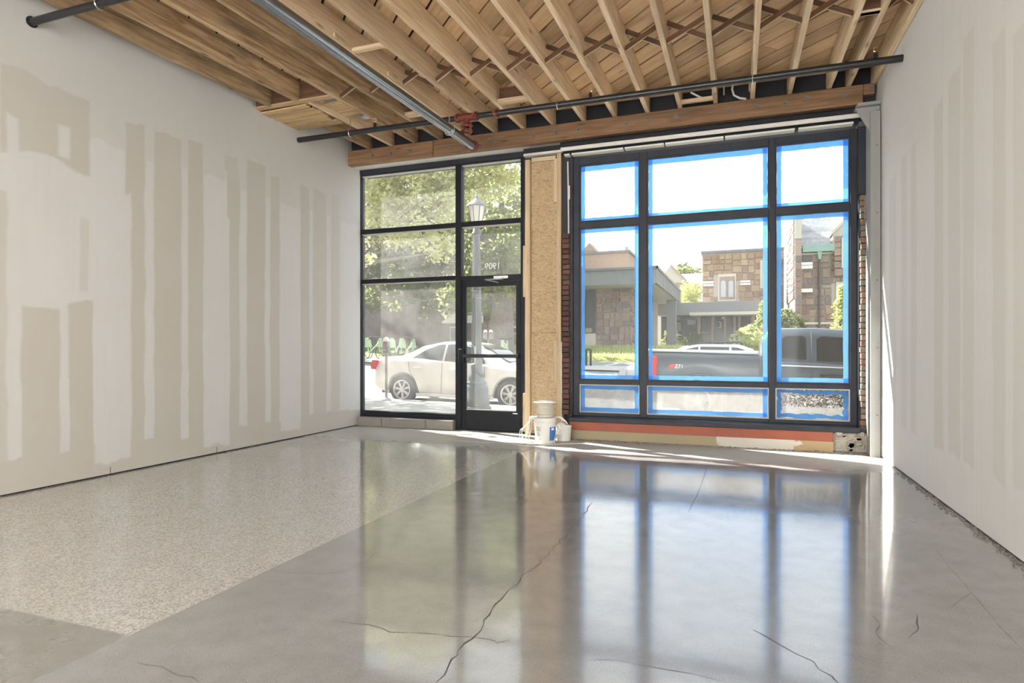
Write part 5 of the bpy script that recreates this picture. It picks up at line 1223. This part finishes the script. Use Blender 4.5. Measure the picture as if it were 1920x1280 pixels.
bx2(b5, 'gutter', 'copper', 1504, 1566, 461, 471, Y5, -0.35, 0.15); MB().prism([(X(1531, 471), Zc(471)), (X(1541, 471), Zc(471)), (X(1538, 486), Zc(487)), (X(1534, 486), Zc(487))], Y5 - 0.3, Y5 + 0.05).build('gutter_hopper', M['copper'], b5)
bx2(b5, 'downpipe', 'drain', 1534, 1537.5, 487, 625, Y5, -0.2, -0.05)
# slate courses: each course a strip
zr0 = Zc(462); nC = 15
for k in range(nC):
    z0 = zr0 + k * 0.165; y0 = Y5 + 0.05 + k * 0.10
    MB().add([(X(1500, 462), y0, z0), (X(1640, 462), y0, z0), (X(1640, 462), y0 + 0.115, z0 + 0.19), (X(1500, 462), y0 + 0.115, z0 + 0.19), (X(1500, 462), y0 + 0.06, z0), (X(1640, 462), y0 + 0.06, z0), (X(1640, 462), y0 + 0.175, z0 + 0.19), (X(1500, 462), y0 + 0.175, z0 + 0.19)],
             [(0, 1, 2, 3), (4, 7, 6, 5), (0, 4, 5, 1), (1, 5, 6, 2), (2, 6, 7, 3), (3, 7, 4, 0)]).build('slate_course', M['slate'], b5)
MB().box(X(1500, 462), X(1640), Y5 + 0.4, Y5 + 5.2, Zc(474), zr0).build('roof_base', M['slate'], b5)
# projecting gable on the left with a sunlit flank, parapet coping
gx = 0.0792 * (Y5 - 0.6); gx1 = onY(1503, 500, Y5 - 0.6)[0]; Yg = Y5 - 0.6; Zg = lambda y: onY(1500, y, Yg)[1]
MB().box(gx, gx1, Yg, Y5 + 5.2, 1.0, Zg(470)).build('gable_flank', M['stone_bed'], b5)
MB().box(gx, gx + 0.35, Yg, Y5 + 5.2, Zg(470), Zg(404)).build('gable_flank', M['stone_bed'], b5)
stones(b5, Yg + 0.05, Y5 + 5.1, gx - 0.02, Zg(560), Zg(406), 0.5, 0.9, None, (), 160, 'x')
MB().box(gx + 0.02, gx1, Yg - 0.06, Yg + 0.3, Zg(447), Zg(402)).build('coping', M['trim_stone'], b5)
MB().box(gx + 0.05, gx1 - 0.02, Yg - 0.03, Yg + 0.2, Zg(476), Zg(447)).build('pilaster', M['stucco'], b5)
stones(b5, gx + 0.03, gx1, Yg - 0.02, Zg(600), Zg(478), 0.40, 0.34)
pk = [(X(1560, 445), Zc(474)), (X(1640), Zc(474)), (X(1640), Zc(390)), (X(1600), Zc(404)), (X(1560, 445), Zc(441))]
MB().prism(pk, Y5 - 0.3, Y5 + 3).build('right_gable', M['stone_bed'], b5)
stones(b5, X(1562), X(1600), Y5 - 0.33, Zc(520), Zc(446), 0.42, 0.48)
bx2(b5, 'window', 'trim_stone', 1576, 1600, 447, 503, Y5, -0.45, -0.3)
MB().prism([(X(1557, 445), Zc(444)), (X(1557, 445), Zc(438)), (X(1600), Zc(400)), (X(1600), Zc(406))], Y5 - 0.4, Y5 + 3.1).build('coping', M['trim_stone'], b5)
# 6: dark stone building behind the trees on the left
Y6 = 31.5
b6 = empty('dark_stone_building', (0, 0, 0), label='long dark stone building behind the trees in the storefront view', cat='building')
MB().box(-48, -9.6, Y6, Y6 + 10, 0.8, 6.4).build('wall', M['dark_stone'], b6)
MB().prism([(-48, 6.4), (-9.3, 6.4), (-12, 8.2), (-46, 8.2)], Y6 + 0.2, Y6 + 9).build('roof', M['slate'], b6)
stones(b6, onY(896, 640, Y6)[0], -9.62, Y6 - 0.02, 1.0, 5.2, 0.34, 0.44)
for (a, b, c, d) in ((955, 971, 612, 626), (845, 862, 612, 640)): w_ = bx2(b6, 'window', 'trim_stone', a, b, c, d, Y6, -0.12, 0.05); bx2(b6, 'window_pane', 'dark_glass', a + 2, b - 2, c + 3, d - 2, Y6, -0.14, -0.11)
sg = MB(); a0, a1 = onY(830, 606, 30.5), onY(905, 583, 30.5)
sg.prism([(a0[0], a0[1]), (a1[0], a0[1]), (a1[0], a1[1]), (a0[0] + 0.9, a1[1]), (a0[0], a0[1] + 0.1)], 30.4, 30.6).build('canopy_sign', M['white_trim'], b6, label='plain white canopy board')

# ------------------------------------------------------------------ trees and shrubs
def foliage(mb, c, r, n, s, rn, flat=1.0):
    for i in range(n):
        while True:
            p = Vector((rn.uniform(-1, 1), rn.uniform(-1, 1), rn.uniform(-1, 1)))
            if 0.15 < p.length < 1: break
        p = Vector((c[0] + p.x * r[0], c[1] + p.y * r[1], c[2] + p.z * r[2]))
        u = Vector((rn.gauss(0, 1), rn.gauss(0, 1), rn.gauss(0, 0.7))).normalized(); v = u.cross(Vector((rn.gauss(0, 1), rn.gauss(0, 1), rn.gauss(0, 1)))).normalized()
        q = s * rn.uniform(0.6, 1.3)
        mb.v += [tuple(p - u * q), tuple(p + v * q * 0.5), tuple(p + u * q), tuple(p - v * q * 0.5)]
        b = len(mb.v) - 4; mb.f.append((b, b + 1, b + 2, b + 3))
def quick(mb, name, mat, parent):
    me = bpy.data.meshes.new(name); me.from_pydata(mb.v, [], mb.f); me.materials.append(M[mat]); return link(name, me, parent, kind='stuff')
def tree(name, lab, base, height, tr, blobs, mat, n, s, seed, group=None, cat='tree', inner=None):
    rn = random.Random(seed); t = empty(name, base, label=lab, cat=cat, group=group)
    tk = MB().tube([(0, 0, -0.1), (0.05, 0, height * 0.25), (-0.05, 0.05, height * 0.55), (0.05, 0, height * 0.9)], [tr * 1.25, tr, tr * 0.75, tr * 0.2], 12)
    tk.build('trunk', M['bark'], t, True)
    br = MB()
    for (c, r) in blobs:
        br.tube([(0, 0, height * 0.42), (c[0] * 0.5, c[1] * 0.5, height * 0.42 + (c[2] - height * 0.42) * 0.55), c], [tr * 0.4, tr * 0.22, tr * 0.06], 6)
    br.build('branches', M['bark'], t, True)
    vol = sum(r[0] * r[1] * r[2] for c, r in blobs); mb = MB()
    for (c, r) in blobs:
        k = max(4, int(n * r[0] * r[1] * r[2] / vol / 26))
        for j in range(k):                               # leaf clusters inside each bough
            while True:
                p = Vector((rn.uniform(-1, 1), rn.uniform(-1, 1), rn.uniform(-1, 1)))
                if p.length < 1: break
            cc = (c[0] + p.x * r[0], c[1] + p.y * r[1], c[2] + p.z * r[2]); q = s * rn.uniform(1.8, 4.0)
            foliage(mb, cc, (q * 1.3, q * 1.3, q * 0.9), 26, s, rn)
    quick(mb, 'foliage', mat, t); return t
def blob(px, py, Y, r, base): X, Z = onY(px, py, Y); return ((X - base[0], Y - base[1], Z - base[2]), r)
# big yellow-green tree in front, over the street
base = (-16.4, 23.2, 0.85)
tree('shade_tree', 'large yellow green leafy tree filling the upper storefront panes', base, 9.5, 0.30,
     [blob(700, 360, 22, (2.2, 1.6, 1.2), base), blob(770, 330, 22.5, (2.4, 1.8, 1.4), base), blob(835, 345, 22, (1.8, 1.6, 1.5), base), blob(720, 420, 22, (1.6, 1.3, 0.8), base), blob(800, 440, 21.5, (1.5, 1.2, 0.7), base), blob(835, 470, 21, (0.9, 0.8, 0.4), base), blob(700, 300, 23, (2.5, 2, 1.5), base), blob(860, 290, 23, (2.5, 2, 1.4), base), blob(930, 320, 23, (1.6, 1.4, 1.0), base), blob(690, 480, 21.5, (0.5, 0.5, 0.5), base), blob(780, 260, 23, (3, 2, 1.6), base)],
     'leaf_yellow', 21000, 0.12, 3)
base = (-10.05, 26.0, 0.75)
tree('shade_tree', 'dark green tree with thick grey trunk behind the sedan windscreen', base, 8.0, 0.52,
     [blob(905, 545, 26, (2.0, 1.6, 1.1), base), blob(945, 470, 26, (1.7, 1.6, 1.6), base), blob(900, 470, 26.5, (1.8, 1.6, 1.4), base), blob(950, 390, 27, (1.8, 1.6, 1.5), base), blob(880, 420, 27, (1.5, 1.5, 1.3), base), blob(860, 560, 25.5, (1.0, 1.0, 0.7), base)],
     'leaf_mid', 11000, 0.12, 4)
base = (-19.5, 28.6, 1.0)
tree('shade_tree', 'dark green tree behind the yellow green tree', base, 9.0, 0.30,
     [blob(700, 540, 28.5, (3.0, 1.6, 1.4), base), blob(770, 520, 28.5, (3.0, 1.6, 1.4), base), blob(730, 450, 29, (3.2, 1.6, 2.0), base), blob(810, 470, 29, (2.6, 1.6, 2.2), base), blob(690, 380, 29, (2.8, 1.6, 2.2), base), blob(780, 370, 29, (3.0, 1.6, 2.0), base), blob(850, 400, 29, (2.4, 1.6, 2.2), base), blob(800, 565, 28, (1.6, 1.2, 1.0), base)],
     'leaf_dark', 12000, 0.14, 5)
# street tree left of the view whose boughs dapple the sidewalk and floor
base = (-15.0, 11.6, 0.17)
tree('street_tree', 'street tree beside the kerb left of the storefront, its boughs dappling the sidewalk', base, 7.5, 0.18,
     [((0, 1.6, 6.2), (2.4, 1.8, 1.3)), ((2.2, 2.4, 5.6), (1.8, 1.4, 0.9)), ((-1.5, 0.6, 5.6), (1.8, 1.4, 1.2)), ((0.8, 0.6, 7.4), (1.8, 1.3, 1.0)), ((3.6, 1.4, 6.6), (1.6, 1.6, 0.8))], 'leaf_mid', 6000, 0.13, 6)
def shrub(lab, px, pyb, Y, w, h, mat, n, s, seed, shape='round', grp=None):
    X, Z = onY(px, pyb, Y); rn = random.Random(seed); t = empty('shrub', (X, Y, Z), label=lab, cat='shrub', group=grp); mb = MB()
    MB().tube([(0, 0, -0.3), (0, 0, h * 0.6)], [0.06, 0.02], 6).build('stem', M['bark'], t)
    for k in range(n):
        t_ = rn.random(); rr = w * ((1 - t_) * 0.9 + 0.08 if shape == 'cone' else math.sqrt(max(0.05, 1 - (2 * t_ - 0.9) ** 2)))
        a = rn.uniform(0, 6.283); q = rr * math.sqrt(rn.random())
        foliage(mb, (q * math.cos(a), q * math.sin(a), t_ * h), (s * 2, s * 2, s * 1.5), 12, s, rn)
    quick(mb, 'foliage', mat, t)
shrub('low dark hedge under the flat roof corner behind the wagon', 1262, 660, 44.7, 0.9, 1.6, 'leaf_dark', 110, 0.10, 21)
shrub('dark hedge in front of the entrance windows', 1300, 658, 44.2, 0.65, 1.2, 'leaf_dark', 80, 0.10, 25)
shrub('pale yellow leafy bush just behind the pickup cab', 1404, 664, 30, 0.75, 1.25, 'leaf_pale', 110, 0.09, 22)
shrub('green conical evergreen bush right of the entrance', 1432, 662, 34, 1.0, 2.6, 'leaf_mid', 170, 0.09, 23, 'cone')
shrub('dark rounded evergreen bush at the church corner', 1474, 652, 36, 1.0, 2.0, 'leaf_dark', 520, 0.08, 24)
shrub('tall pale leafy shrub against the church at the right edge', 1580, 655, 33, 0.75, 3.0, 'leaf_pale', 170, 0.09, 26, 'cone')
base = (onY(1296, 600, 56)[0], 56, 1.5)
tree('small_tree', 'small pale tree between the gable and the stone block', base, 4.2, 0.10, [blob(1290, 562, 56, (1.4, 1.2, 1.3), base), blob(1300, 548, 56, (1.1, 1, 1.0), base), blob(1282, 575, 56, (1.2, 1, 0.8), base)], 'leaf_pale', 2600, 0.13, 9)
base = (onY(1290, 520, 75)[0], 75, 1.5)
tree('far_tree', 'dark rounded treetop over the slate roof far behind', base, 9.0, 0.2, [blob(1288, 512, 75, (1.8, 1.5, 1.0), base)], 'leaf_dark', 900, 0.22, 10)
